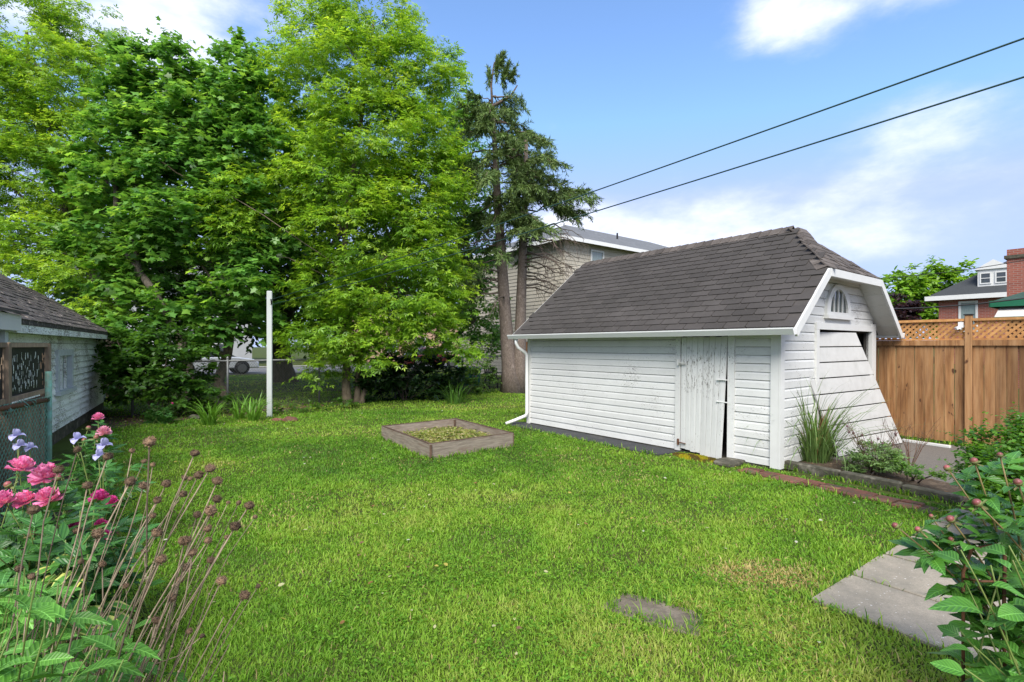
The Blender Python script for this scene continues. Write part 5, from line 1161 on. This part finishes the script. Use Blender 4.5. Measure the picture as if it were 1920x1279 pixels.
VIOLET = leafmat('lilac_petal', .3, .5, .3, 1.1, ((.30, .30, .60), (.56, .55, .80)), .1, 60)
PLEAF = leafmat('peony_leaf', .22, .32, .5, 1.2, ((.03, .115, .02), (.06, .175, .03)), .3, 14, True); PLEAF2 = leafmat('peony_leaf_bright', .25, .35, .5, 1.2, ((.045, .15, .02), (.08, .22, .03)), .3, 14, True)
BLEAF = leafmat('bergamot_leaf', .3, .4, .4, 1.2, ((.06, .19, .02), (.11, .28, .04)), .28, 14, True)
STEM = leafmat('green_stem', .1, .5, .3, 1, ((.12, .20, .04), (.17, .20, .06)), .2); STEMR = leafmat('reddish_stem', .1, .5, .3, 1, ((.20, .13, .06), (.22, .18, .07)), .2)
BUD = leafmat('peony_bud', .1, .4, .4, 1, ((.36, .04, .10), (.17, .13, .05)), .25, 160); CALYX = leafmat('calyx', .1, .5, .3, 1, ((.12, .19, .05), (.17, .14, .06)), .2)
budm = MB().lathe([(.002, -.013), (.010, -.010), (.0145, -.002), (.0135, .007), (.007, .013), (.001, .0145)], 10).mesh('bud', True)
calm = MB(); calm.lathe([(.003, -.018), (.011, -.013), (.0152, -.004), (.0148, .001)], 10)
for k in range(4): v_, f_ = petal(.035, .007, .2, .001, k, 2, 2); M = Matrix.Rotation(k * 1.57, 3, 'Z') @ Matrix.Rotation(R(15), 3, 'Y'); calm.add([M @ Vector(q) + Vector((0, 0, -.012)) for q in v_], f_)
calm = calm.mesh('calyx', True)
pfm = [peony_flower(s_, .057) for s_ in (1, 2, 3)]; ifm = [iris_flower(s_, .046) for s_ in (5, 6)]
pl_small = [peony_leaf(.115, .021, c_) for c_ in (.15, .35, .55)]; pl_big = [peony_leaf(.135, .036, c_) for c_ in (.2, .4, .65)]
def plant(name, label, base, tips, leaves, per, leafm, stemm, seed, r0=.0045, lean=.35, f0=.3, ls=(.75, 1.2), spread=.12, pairs=False, up=.55, cat='plant'):
    """tips: (point, kind, mesh, material, scale); per: leaves per stem"""
    base = Vector(base); t = thing(name, label, cat, base); rr = random.Random(seed)
    for (tip, kind, fm, fmat, fs) in tips:
        tip = Vector(tip); b0 = base + Vector((rr.gauss(0, spread), rr.gauss(0, spread), -.01)); path = bez(b0, tip, lean * rr.uniform(.6, 1.4)); n_ = len(path)
        MB().tube([p - base for p in path], [r0 * (1 - .45 * i / (n_ - 1)) for i in range(n_)], 5).obj('stem', stemm, t, True)
        dtop = (path[-1] - path[-2]).normalized()
        if kind == 'flower':
            M = orient(tip - base, dtop.orthogonal(), (dtop + Vector((0, -.45, .5))).normalized(), 0, fs); o = link('flower', fm, None, t, M)
            if len(fm.materials) == 0: fm.materials.append(fmat)
            o.material_slots[0].link = 'OBJECT'; o.material_slots[0].material = fmat
        elif kind == 'bud':
            fs *= .82; M = Matrix.Translation(tip - base + dtop * .012) @ dtop.to_track_quat('Z', 'Y').to_matrix().to_4x4() @ Matrix.Scale(fs, 4); o = link('bud', budm, BUD, t, M); link('calyx', calm, CALYX, o)
        for k in range(per):
            f_ = f0 + (.97 - f0) * (k + rr.uniform(.2, .8)) / per; i = min(int(f_ * (n_ - 1)), n_ - 2); p = path[i].lerp(path[i + 1], f_ * (n_ - 1) - i); d = (path[i + 1] - path[i]).normalized()
            a = k * (1.57 if pairs else 2.4) + rr.gauss(0, .3)
            for q in ((0, math.pi) if pairs else (0,)):
                h = Vector((math.cos(a + q), math.sin(a + q), 0)); ax = (h + d * up + Vector((0, 0, rr.gauss(0, .15)))).normalized(); s_ = rr.uniform(*ls) * (1.0 - .35 * max(0, f_ - .75) / .25)
                link('leaf', rr.choice(leaves), leafm, t, orient(p - base + ax * (0.012 if pairs else .05) * s_, ax, d + Vector((rr.gauss(0, .2), rr.gauss(0, .2), .4)), rr.gauss(0, .25), s_))
    return t
rr = random.Random(21)
FP = lambda x, y, Y, m_, s_=1.0: (at(x, y, Y), 'flower', rr.choice(pfm), m_, s_)
LT = lambda x, y, Y: (at(x, y, Y), 'none', None, None, 1)
BT = lambda x, y, Y, s_=1.0: (at(x, y, Y), 'bud', None, None, s_)
# pink peony
tips = [FP(38, 880, 2.5, PETAL, .95), FP(84, 898, 2.42, PETAL, 1.1), FP(10, 942, 2.3, PETAL, .9), FP(48, 942, 2.35, PETAL, .8), FP(93, 938, 2.38, PETAL, 1.0)] + [BT(18, 912, 2.4, 1.3), BT(108, 900, 2.4, 1.1), BT(62, 1022, 2.2, 1.1), BT(60, 1005, 2.25)] + \
       [LT(rr.uniform(-30, 190), rr.uniform(950, 1060), rr.uniform(2.0, 2.7)) for _ in range(24)]
plant('peony', 'pink peony bush in full bloom by the green chain link fence', Vector((-2.28, 2.45, 0)), tips, pl_small, 7, PLEAF, STEM, 5, spread=.16, f0=.35)
tips = [FP(185, 938, 2.75, MAGENTA, .85), FP(207, 943, 2.7, MAGENTA, .6), FP(190, 985, 2.6, MAGENTA, .55), FP(140, 988, 2.5, MAGENTA, .5), FP(196, 1007, 2.5, MAGENTA, .55)] + [LT(rr.uniform(90, 230), rr.uniform(960, 1060), rr.uniform(2.5, 3.0)) for _ in range(6)]
plant('peony', 'small magenta peony behind the dead brown stems', Vector((-2.2, 2.85, 0)), tips, pl_small, 6, PLEAF, STEM, 6, spread=.12, f0=.35)
tips = [FP(184, 785, 4.1, PETAL, .72), FP(195, 813, 4.0, PETAL2, .95)] + [BT(165, 805, 4.0, 1.4), BT(180, 822, 3.9, 1.4), BT(158, 828, 4.0, 1.3)] + [LT(rr.uniform(110, 270), rr.uniform(830, 900), rr.uniform(3.7, 4.4)) for _ in range(15)]
plant('peony', 'taller peony with two pale pink flowers beside the shed wall', Vector((-3.28, 4.05, 0)), tips, pl_small, 7, PLEAF2, STEM, 7, spread=.16, f0=.3)
tips = [LT(rr.uniform(272, 325), rr.uniform(757, 790), rr.uniform(10.3, 10.9)) for _ in range(16)] + [FP(322, 757, 10.5, MAGENTA, .5)]
plant('peony', 'young rounded peony bush with one red bud at the back of the lawn', gp(297, 797), tips, pl_small, 7, PLEAF2, STEM, 8, spread=.12, f0=.25)
# irises
iris = lambda pts: [(at(x, y, Y), 'flower', ifm[k % 2], VIOLET, s_) for k, (x, y, Y, s_) in enumerate(pts)]
for lab, base, pts, sd_ in (('pale lilac iris in front of the green chain link fence', Vector((-2.83, 2.95, 0)), [(30, 820, 2.95, 1.0), (36, 838, 2.9, .9), (56, 842, 2.95, .8)], 3), ('lilac blue iris with three flowers below the peeling shed', Vector((-2.45, 3.05, 0)), [(145, 826, 3.0, 1.0), (194, 838, 3.05, 1.1), (185, 857, 3.0, .95)], 4)):
    t = plant('iris', lab, base, iris(pts), [], 0, PLEAF, STEM, sd_, r0=.005, lean=.1, spread=.03); ms = [blade_mesh(.62, .013, b_) for b_ in (R(15), R(40), R(70))]
    for k in range(16):
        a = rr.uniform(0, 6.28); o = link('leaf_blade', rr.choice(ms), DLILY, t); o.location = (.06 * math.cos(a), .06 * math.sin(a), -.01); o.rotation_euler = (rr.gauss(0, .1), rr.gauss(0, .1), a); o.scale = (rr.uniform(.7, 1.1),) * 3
# variegated hosta
VAR, nt, b = nodes('variegated_leaf'); tcn = mn(nt, 'ShaderNodeTexCoord'); sp2 = mn(nt, 'ShaderNodeSeparateXYZ'); nt.links.new(tcn.outputs['Object'], sp2.inputs[0]); ab = mn(nt, 'ShaderNodeMath', operation='ABSOLUTE'); nt.links.new(sp2.outputs[1], ab.inputs[0])
nt.links.new(mixc(nt, ramp(nt, ab.outputs[0], .018, .024), (.08, .22, .03), (.50, .52, .12)), b.inputs['Base Color']); b.inputs['Roughness'].default_value = .4
hl = [simple_leaf(.15, .034, c_, .3) for c_ in (.3, .6)]
plant('hosta', 'small hosta with yellow edged leaves among the peonies', Vector((-1.85, 2.2, 0)), [LT(rr.uniform(105, 190), rr.uniform(1010, 1070), rr.uniform(2.05, 2.3)) for _ in range(9)], hl, 3, VAR, STEM, 12, spread=.07, f0=.5, up=.3)
# leafy new growth of bergamot, bottom left
bl_ = [simple_leaf(.125, .024, c_, .3, 7, .06) for c_ in (.15, .4, .7)]
tips = [LT(rr.uniform(-40, 250), 1110 + rr.uniform(-40, 170) + max(0, 0), rr.uniform(1.0, 1.45)) for _ in range(24)] + [LT(rr.uniform(150, 340), rr.uniform(1150, 1290), rr.uniform(1.15, 1.6)) for _ in range(8)]
plant('bergamot', 'leafy bright green bergamot shoots below the dead flower stems', Vector((-1.2, 1.18, 0)), tips, bl_, 5, BLEAF, STEM, 13, r0=.003, spread=.15, f0=.45, pairs=True, up=.35, ls=(.7, 1.15))
plant('bergamot', 'leafy green bergamot shoots under the peonies by the chain link fence', Vector((-1.75, 1.75, 0)), [LT(rr.uniform(-20, 160), rr.uniform(1050, 1130), rr.uniform(1.6, 1.95)) for _ in range(14)], bl_, 5, PLEAF2, STEM, 14, r0=.003, spread=.14, f0=.45, pairs=True, up=.35, ls=(.7, 1.1))
# dead bergamot stalks with brown seed heads
DSTEM = pm('dead_stem', (.27, .21, .145), (.115, .085, .06), 30, .9, .2, rnd=.55); SEED = pm('brown_seed_head', (.21, .135, .078), (.08, .053, .036), 90, .95, .8, rnd=.5)
def seed_head(seed, r_):
    rr_ = random.Random(seed); mb = MB(); mb.lathe([(r_ * .3, -r_ * .75), (r_ * .85, -r_ * .35), (r_ * .95, .1 * r_), (r_ * .75, r_ * .55), (r_ * .25, r_ * .8)], 10)
    for _ in range(130):
        d = Vector((rr_.gauss(0, 1), rr_.gauss(0, 1), rr_.gauss(.25, .8))).normalized(); a = d * r_ * .8; s_ = d.orthogonal().normalized() * r_ * .11; mb.add([a - s_, a + s_, d * r_ * rr_.uniform(1.05, 1.28) + Vector((0, 0, r_ * .1))], [(0, 1, 2)])
    return mb.mesh('seed_head')
shm = [seed_head(k, .0108) for k in range(3)]
heads = [(665, 212), (867, 262), (935, 330), (883, 360), (908, 372), (967, 385), (580, 388), (965, 465), (938, 517), (708, 570), (698, 615), (822, 650), (925, 650), (857, 703), (990, 710), (940, 738), (716, 735), (985, 828), (803, 823), (640, 865), (765, 905), (1088, 893), (1148, 853), (604, 1140), (543, 1090), (833, 770), (455, 755), (435, 620), (342, 607), (297, 450), (1047, 587), (1108, 495), (1062, 482), (1135, 545), (755, 440), (740, 397), (640, 297), (588, 250), (345, 245), (530, 540), (260, 335), (390, 405), (150, 515), (365, 1258), (155, 1235), (425, 1255), (924, 597), (877, 535), (815, 443), (548, 260), (820, 370), (845, 375), (680, 312), (480, 275), (168, 436), (700, 1005), (1015, 480), (640, 405), (700, 470), (510, 990), (85, 775), (140, 810)]
sizes = {(1062, 482): .6, (1135, 545): .6, (1148, 853): .6, (640, 297): .7, (588, 250): .8, (680, 312): .6, (1015, 480): .6, (820, 370): .75, (845, 375): .75, (548, 260): .7}
dbase = Vector((-1.15, 1.25, 0)); db = thing('dead_bergamot', 'clump of tall dead brown bergamot stalks with round seed heads', 'dry plant', dbase)
rr = random.Random(33)
for k, (zx, zy) in enumerate(heads):
    if k % 5 == 4: continue
    x, y = zx / 2.373, 740 + zy / 2.373; big = sizes.get((zx, zy), rr.uniform(.85, 1.2)); Y = rr.uniform(1.2, 1.5) if big > .8 else rr.uniform(1.45, 1.8)
    if (zx, zy) in ((297, 450), (435, 620), (938, 517), (665, 212), (708, 570)): Y, big = 1.12, 1.15
    tip = at(x, y, Y); ln = .16 + .34 * min(1, max(0, (x - 60) / 380)); b0 = Vector((tip.x - ln * tip.z * rr.uniform(.85, 1.1), tip.y + rr.gauss(0, .05) - .03, -.01))
    b0 = b0.lerp(Vector((dbase.x, dbase.y, -.01)), .42)
    path = bez(b0, tip, rr.uniform(.3, .75), 9); wob = Vector((rr.gauss(0, .03), rr.gauss(0, .03), 0)); wob2 = Vector((rr.gauss(0, .018), rr.gauss(0, .018), 0)); path = [p + (Vector((rr.gauss(0, .005), rr.gauss(0, .005), 0)) + wob * math.sin(math.pi * i / 9) + wob2 * math.sin(2 * math.pi * i / 9)) * (0 < i < 9) for i, p in enumerate(path)]
    mb = MB().tube([p - dbase for p in path], [.0017 * big * (1 - .35 * i / 9) + .0005 for i in range(10)], 5)
    for i in (3, 5, 7): mb.lathe([(.0024, -.003), (.0031, 0), (.0024, .003)], 5, path[i] - dbase)
    subs = []
    for _ in range(rr.choice((0, 0, 1))):                  # a side branch with a smaller head
        s0 = path[rr.choice((5, 6, 7))]; e_ = s0 + Vector((rr.gauss(.02, .06), rr.gauss(0, .06), rr.uniform(.08, .2))); m_ = s0.lerp(e_, .5) + Vector((rr.gauss(0, .02), 0, -.015)); mb.tube([s0 - dbase, m_ - dbase, e_ - dbase], [.0014, .0012, .001], 4); subs.append(e_)
    st = mb.obj('stem', DSTEM, db, True)
    for p, s_ in [(tip, big)] + [(e_, rr.uniform(.5, .8)) for e_ in subs]:
        d = (path[-1] - path[-2]).normalized() + Vector((rr.gauss(0, .2), rr.gauss(0, .2), .3)); link('seed_head', rr.choice(shm), SEED, st, Matrix.Translation(p - dbase) @ d.normalized().to_track_quat('Z', 'Y').to_matrix().to_4x4() @ Matrix.Diagonal((s_ * rr.uniform(.9, 1.15), s_ * rr.uniform(.9, 1.15), s_ * rr.uniform(.9, 1.15), 1)))
for k in range(13):                        # headless stalks and broken stubs
    b0 = dbase + Vector((rr.gauss(-.02, .16), rr.gauss(0, .1), -.01)); H_ = rr.uniform(.45, 1.05); tip = b0 + Vector((H_ * rr.uniform(.15, .5), rr.gauss(0, .1), H_)); path = bez(b0, tip, .45, 6)
    MB().tube([p - dbase for p in path], [.0022 * (1 - .4 * i / 6) for i in range(7)], 4).obj('stem', DSTEM, db, True)
# budded peony, bottom right
tips = [BT(x, y, Y, s_) for x, y, Y, s_ in ((1683, 989, 2.25, 1.1), (1725, 996, 2.2, 1.0), (1749, 972, 2.3, .8), (1785, 977, 2.15, 1.3), (1779, 882, 2.3, 1.15), (1828, 869, 2.2, 1.2), (1836, 947, 2.05, 1.35), (1785, 1015, 2.2, .9), (1910, 909, 2.0, 1.2), (1876, 858, 2.15, .9))]
plant('peony', 'large leaved peony with closed pink buds beside the slab walkway', Vector((2.3, 2.12, 0)), tips, pl_big, 9, PLEAF2, STEMR, 15, r0=.006, spread=.1, lean=.25, f0=.35, ls=(.7, 1.0))
rr = random.Random(5)
tips = [LT(rr.uniform(1800, 1960), rr.uniform(1020, 1260), rr.uniform(1.75, 2.3)) for _ in range(27)]
ovl = [simple_leaf(.125, .042, c_, .25) for c_ in (.2, .45, .7)]
plant('leafy_plant', 'broad leaved green plant at the foot of the budded peony', Vector((1.98, 1.86, 0)), tips, ovl, 7, PLEAF2, STEM, 16, r0=.005, spread=.1, lean=.3, f0=.3, ls=(.7, 1.1), up=.3)
# plant hoop
hp = thing('plant_hoop', 'dark rusty metal plant support hoop beside the budded peony', 'plant support', Vector((1.95, 2.15, 0)))
q0 = [at(1806, 1072, 2.15), at(1822, 1030, 2.15), at(1860, 1022, 2.12), at(1884, 1040, 2.1), at(1882, 1160, 2.1)]
bs = hp.location
MB().tube([Vector((q0[0].x, q0[0].y, -.01)) - bs] + [p - bs for p in q0] + [Vector((q0[-1].x + .01, q0[-1].y, -.01)) - bs], .0065, 6).obj('hoop', MAT['rust'], hp, True)
MB().tube([at(1806, 1085, 2.15) - bs, at(1840, 1090, 2.0) - bs, at(1882, 1090, 2.1) - bs], .005, 6).obj('cross_bar', MAT['rust'], hp, True)

# ================================================================== loose stones
def rock(label, p, s_, m_, seed):
    bm = bmesh.new(); bmesh.ops.create_icosphere(bm, subdivisions=2, radius=1); rr_ = random.Random(seed)
    for v_ in bm.verts: v_.co *= 1 + rr_.gauss(0, .1); v_.co = Vector((v_.co.x * s_[0], v_.co.y * s_[1], max(v_.co.z, -.4) * s_[2]))
    me = bpy.data.meshes.new('rock'); bm.to_mesh(me); bm.free(); o = link('rock', me, m_); o.location = (p.x, p.y, s_[2] * .3); tag(o, label, 'stone')
rock('reddish broken brick stone on the soil right of the white post', gp(544, 790), (.16, .11, .08), MAT['brick'], 1)
rock('small brown stone at the foot of the white post', gp(519, 789), (.12, .08, .05), MAT['brick'], 2)
rock('brown grey stone left of the day lily clump', gp(364, 786), (.13, .09, .08), MAT['concrete_dark'], 3)

# ================================================================== lawn
rg = np.random.default_rng(5)
def sample(n, d0, d1):
    d = np.sqrt(rg.uniform(d0 * d0, d1 * d1, n)); a = rg.uniform(-.96, .96, n); return d * np.sin(a), d * np.cos(a)
XS, YS_ = [], []
bands = [(.9, 1.8, 13000), (1.8, 2.6, 13000), (2.6, 3.6, 11500), (3.6, 5, 8000), (5, 7, 4600), (7, 9.5, 2600), (9.5, 13, 1300), (13, 19, 480), (19, 31, 110)]
for d0, d1, dens in bands:
    x, y = sample(int(dens * .96 * (d1 * d1 - d0 * d0)), d0, d1); XS.append(x); YS_.append(y)
gx, gy = np.concatenate(XS), np.concatenate(YS_)
dx, dy = gx - P0.x, gy - P0.y; gt, gs = CA * dx + SA * dy, -SA * dx + CA * dy
dist = np.hypot(gx, gy)
def excl(px, py, pt, ps):
    k = np.ones(len(px), bool)
    for P_ in (walk_poly, brick_poly, asphalt_pts, stone_poly, bed_poly, bed_left): k &= ~in_poly(px, py, [(p[0], p[1]) for p in P_])
    k &= ~((pt > -.03) & (ps > -.03) & (ps < 5.0)); k &= ~((pt > -.27 + .0) & (ps < .0) & (ps > -12) & (pt > -.05 + .11 * np.clip(-ps, 0, 2) * -1))
    k &= ~((pt > 4.02) & (ps < 11)); k &= ~((pt < -6.75) & (ps > 5.0) & (ps < 14)); k &= ~(ps > 28.4)
    return k
jx, jy = gx + rg.normal(0, .024, len(gx)), gy + rg.normal(0, .024, len(gx))         # the lawn's edges creep over the paving
keep = excl(jx, jy, gt, gs)
inback = in_poly(gx, gy, [(p.x, p.y) for p in back_soil]); keep &= ~(inback & (rg.random(len(gx)) < .72)); keep &= ~((gs > 11) & (gs < 14) & (rg.random(len(gx)) < .5))
thin = vnoise(gx, gy, 3.1, 8); keep &= rg.random(len(gx)) < np.clip(.55 + thin * .9, 0, 1)
gx, gy, gt, gs, dist = (a[keep] for a in (gx, gy, gt, gs, dist)); N = len(gx)
n_a, n_b, n_c = vnoise(gx, gy, .75, 1), vnoise(gx, gy, 2.6, 2), vnoise(gx, gy, 7, 3)
pal = np.array([(.06, .165, .016), (.12, .27, .024), (.19, .365, .034), (.275, .43, .05), (.39, .44, .11)])
w = np.clip(-.16 + 1.3 * (.55 * n_a + .28 * n_b + .17 * n_c) + rg.normal(0, .09, N), 0, .999) * 4; i = w.astype(int); fr = (w - i)[:, None]; gc = pal[i] * (1 - fr) + pal[np.minimum(i + 1, 4)] * fr
dry = np.exp(-(((gx - 1.76) / .36) ** 2 + ((gy - 3.56) / .2) ** 2) ** 1.5) * (.75 + n_c); dry += .5 * np.exp(-(((gx - 1.4) / .3) ** 2 + ((gy - 4.6) / .15) ** 2)) * n_c + .5 * np.clip(vnoise(gx, gy, 1.3, 12) - .72, 0, 1)
isdry = rg.random(N) < dry; gc[isdry] = np.array([.50, .42, .18]) * (1 + rg.normal(0, .15, (isdry.sum(), 1)))
straw = rg.random(N) < .025; gc[straw] = np.array([.36, .29, .13]) * (1 + rg.normal(0, .2, (straw.sum(), 1)))
gc *= (1 + rg.normal(0, .08, (N, 1))).clip(.5, 1.6)
hgt = rg.gamma(6, .0034, N) * (.75 + .6 * n_b) * np.where(dist < 12, 1, 1.25); hgt = hgt.clip(.01, .075); wd = .0015 * (1 + dist / 2.7) * rg.uniform(.7, 1.3, N)
a = rg.uniform(0, 6.283, N); lean = rg.uniform(.25, 1.5, N); lx, ly = np.cos(a), np.sin(a); sxv, syv = -ly, lx
tw = rg.normal(0, .5, N); sxv, syv = np.cos(a + 1.57 + tw), np.sin(a + 1.57 + tw)
z0 = np.zeros(N)
p0 = np.stack([gx, gy, z0], 1); s_ = np.stack([sxv, syv, z0], 1) * wd[:, None]; l_ = np.stack([lx, ly, z0], 1) * (hgt * lean)[:, None]; up_ = np.array([0, 0, 1.0]) * hgt[:, None]
V = np.stack([p0 - s_, p0 + s_, p0 + l_ * .33 + up_ * .62 - s_ * .85, p0 + l_ * .33 + up_ * .62 + s_ * .85, p0 + l_ + up_ * .95], 1)
FT = np.array([(0, 1, 3), (0, 3, 2), (2, 3, 4)]); Fg = (np.arange(N)[:, None, None] * 5 + FT[None]).reshape(-1, 3)
lawn = build('grass', V, Fg, MAT['grass'], colr=np.repeat(gc, 5, axis=0), kind='stuff'); lawn['label'] = 'short mown green lawn with yellow and clover patches'
# longer unmown tufts along the edges
ex, ey = [], []
def edge(a, b_, dens, wdt):
    n_ = int((b_ - a).length * dens); f_ = rg.random(n_); q = vnoise(f_ * 9 + a.x, f_ * 3 + a.y, 1.3, 31); k = rg.random(n_) < q * 1.3; f_ = f_[k]; o_ = rg.normal(0, wdt, len(f_)); d = (b_ - a).normalized(); ex.append(a.x + (b_.x - a.x) * f_ - d.y * o_); ey.append(a.y + (b_.y - a.y) * f_ + d.x * o_)
for i in range(4): edge(Vector(bed_poly[i]), Vector(bed_poly[(i + 1) % 4]), 260, .02)
edge(kerb_a - kd * .1, kerb_b, 420, .02); edge(WA, WA + we1 * 3, 220, .012); edge(WA, WA + we2 * 1.7, 260, .012); edge(ba, bb_, 160, .012); edge(G(-.5, 1.5), G(-.47, 5.3), 160, .02); edge(G(3.93, -1.6), G(3.93, -.1), 420, .05); edge(G(-6.3, 11.02), G(4, 11.02), 160, .12); edge(Vector((-3.3, 4.4, 0)), Vector((-1.05, 1.2, 0)), 220, .06)
for i in range(1, 5): edge(WA + we1 * .605 * i, WA + we1 * .605 * i + we2 * 1.6, 36, .006)
for i in range(4): edge(stone_poly[i], stone_poly[(i + 1) % 4], 420, .02)
edge(pb + Vector((-.1, -.06, 0)), pb + Vector((.1, -.07, 0)), 300, .03)
ex, ey = np.concatenate(ex), np.concatenate(ey); n_ = len(ex); eh = rg.gamma(6, .0085, n_).clip(.02, .11); ed = np.hypot(ex, ey); ea = rg.uniform(0, 6.28, n_); ew = .0016 * (1 + ed / 3); z0 = np.zeros(n_)
ep = np.stack([ex, ey, z0], 1); es = np.stack([-np.sin(ea), np.cos(ea), z0], 1) * ew[:, None]; el_ = np.stack([np.cos(ea), np.sin(ea), z0], 1) * (eh * rg.uniform(.2, 1.1, n_))[:, None]; eu = np.array([0, 0, 1.0]) * eh[:, None]
ecol = pal[rg.integers(0, 4, n_)] * (1 + rg.normal(0, .15, (n_, 1)))
build('edge_grass', np.stack([ep - es, ep + es, ep + el_ * .33 + eu * .62 - es * .85, ep + el_ * .33 + eu * .62 + es * .85, ep + el_ + eu * .95], 1), (np.arange(n_)[:, None, None] * 5 + FT[None]).reshape(-1, 3), MAT['grass'], colr=np.repeat(ecol, 5, axis=0), kind='stuff')
# clover and broad weeds in the lawn
x1, y1 = sample(5200, 1.0, 4); x2, y2 = sample(9000, 4, 10); x3, y3 = sample(7000, 9, 17); cx_, cy_ = np.concatenate([x1, x2, x3]), np.concatenate([y1, y2, y3]); dx, dy = cx_ - P0.x, cy_ - P0.y; ct, cs = CA * dx + SA * dy, -SA * dx + CA * dy
k = excl(cx_, cy_, ct, cs) & (vnoise(cx_, cy_, 2.2, 21) + rg.normal(0, .1, len(cx_)) > .5) & (cs < 11); cx_, cy_ = cx_[k], cy_[k]
reps = 5; cx_, cy_ = (np.repeat(q, reps) + rg.normal(0, .022, len(q) * reps) for q in (cx_, cy_)); n_ = len(cx_); dst = np.hypot(cx_, cy_)
pos = np.stack([cx_, cy_, rg.uniform(.012, .05, n_)], 1); aa = rg.uniform(0, 6.28, n_); axs = np.stack([np.cos(aa), np.sin(aa), rg.normal(0, .25, n_)], 1); nn = rg.normal(0, .3, (n_, 3)) + [0, 0, 1]
cc = np.array([(.10, .25, .02), (.15, .32, .03), (.22, .38, .04)])[rg.integers(0, 3, n_)] * (1 + rg.normal(0, .15, (n_, 1)))
leaf_mesh_obj('clover', OVAL, pos, axs, nn, rg.uniform(.010, .020, n_) * (1 + dst / 16), cc, MAT['grass'], None, (0, 0, 0), kind='stuff')
# fallen petals, bits of dead leaf
x1, y1 = sample(220, 1.2, 6); x2, y2 = sample(700, 6, 15); x_, y_ = np.concatenate([x1, x2]), np.concatenate([y1, y2]); dx, dy = x_ - P0.x, y_ - P0.y; k = excl(x_, y_, CA * dx + SA * dy, -SA * dx + CA * dy); x_, y_ = x_[k], y_[k]; n_ = len(x_)
pos = np.stack([x_, y_, rg.uniform(.03, .055, n_)], 1); aa = rg.uniform(0, 6.28, n_); cc = np.array([(.55, .52, .30), (.30, .16, .07), (.50, .42, .10), (.22, .12, .08), (.62, .60, .5)])[rg.integers(0, 5, n_)]
leaf_mesh_obj('leaf_litter', OVAL, pos, np.stack([np.cos(aa), np.sin(aa), rg.normal(0, .2, n_)], 1), rg.normal(0, .3, (n_, 3)) + [0, 0, 1], rg.uniform(.018, .045, n_), cc, MAT['grass'], None, (0, 0, 0), kind='stuff')
# mulch and dead leaves on the beds
mxp = []
for poly, n_ in ((bed_left, 5200), ([(p.x, p.y) for p in back_soil], 2600), ([(p.x, p.y) for p in bed_right], 700)):
    P_ = np.array([(p[0], p[1]) for p in poly]); lo, hi = P_.min(0), P_.max(0); q = rg.uniform(lo, hi, (n_ * 2, 2)); mxp.append(q[in_poly(q[:, 0], q[:, 1], P_)][:n_])
q = np.concatenate(mxp); n_ = len(q); aa = rg.uniform(0, 6.28, n_); cc = np.array([(.32, .20, .11), (.22, .13, .075), (.40, .29, .18), (.12, .075, .05)])[rg.integers(0, 4, n_)] * (1 + rg.normal(0, .2, (n_, 1)))
leaf_mesh_obj('mulch', LANCE, np.stack([q[:, 0], q[:, 1], rg.uniform(.008, .03, n_)], 1), np.stack([np.cos(aa), np.sin(aa), rg.normal(0, .2, n_)], 1), rg.normal(0, .35, (n_, 3)) + [0, 0, 1], rg.uniform(.025, .07, n_), cc, MAT['grass'], None, (0, 0, 0), kind='stuff')
# clippings lying in the raised bed
b0, U_, V_, un_, vn_ = BEDC; n_ = 3600; u = rg.beta(1.6, 1.6, n_) * (U_.length - .12) + .06; v_ = rg.beta(1.4, 1.8, n_) * (V_.length - .12) + .06
px, py = b0.x + un_.x * u + vn_.x * v_, b0.y + un_.y * u + vn_.y * v_; aa = rg.uniform(0, 6.28, n_); mound = .07 * np.exp(-(((u - .75) / .5) ** 2 + ((v_ - .85) / .55) ** 2))
cc = np.array([(.36, .36, .12), (.24, .29, .06), (.42, .38, .20), (.14, .20, .04)])[rg.integers(0, 4, n_)] * (1 + rg.normal(0, .15, (n_, 1)))
leaf_mesh_obj('grass_clippings', LANCE, np.stack([px, py, .095 + mound + rg.uniform(0, .02, n_)], 1), np.stack([np.cos(aa), np.sin(aa), rg.normal(0, .3, n_)], 1), rg.normal(0, .4, (n_, 3)) + [0, 0, 1], rg.uniform(.03, .08, n_), cc, MAT['grass'], None, (0, 0, 0), kind='stuff')
GRP = {'peony': 'peonies in the flower beds', 'iris': 'lilac irises', 'day_lily': 'day lily clumps', 'bergamot': 'bergamot shoots', 'distant_tree': 'trees in the distance', 'box_elder': 'box elders', 'utility_cable': 'utility cables', 'rock': 'loose stones', 'dead_twig_plant': 'dead twig sprays'}
for o in bpy.data.objects:
    k = o.name.split('.')[0]
    if o.parent is None and k in GRP and 'label' in o: o['group'] = GRP[k]
print('blades', N, 'leaves', NLEAF, 'tris', sum(len(o.data.loops) - 2 * len(o.data.polygons) for o in bpy.data.objects if o.type == 'MESH'))
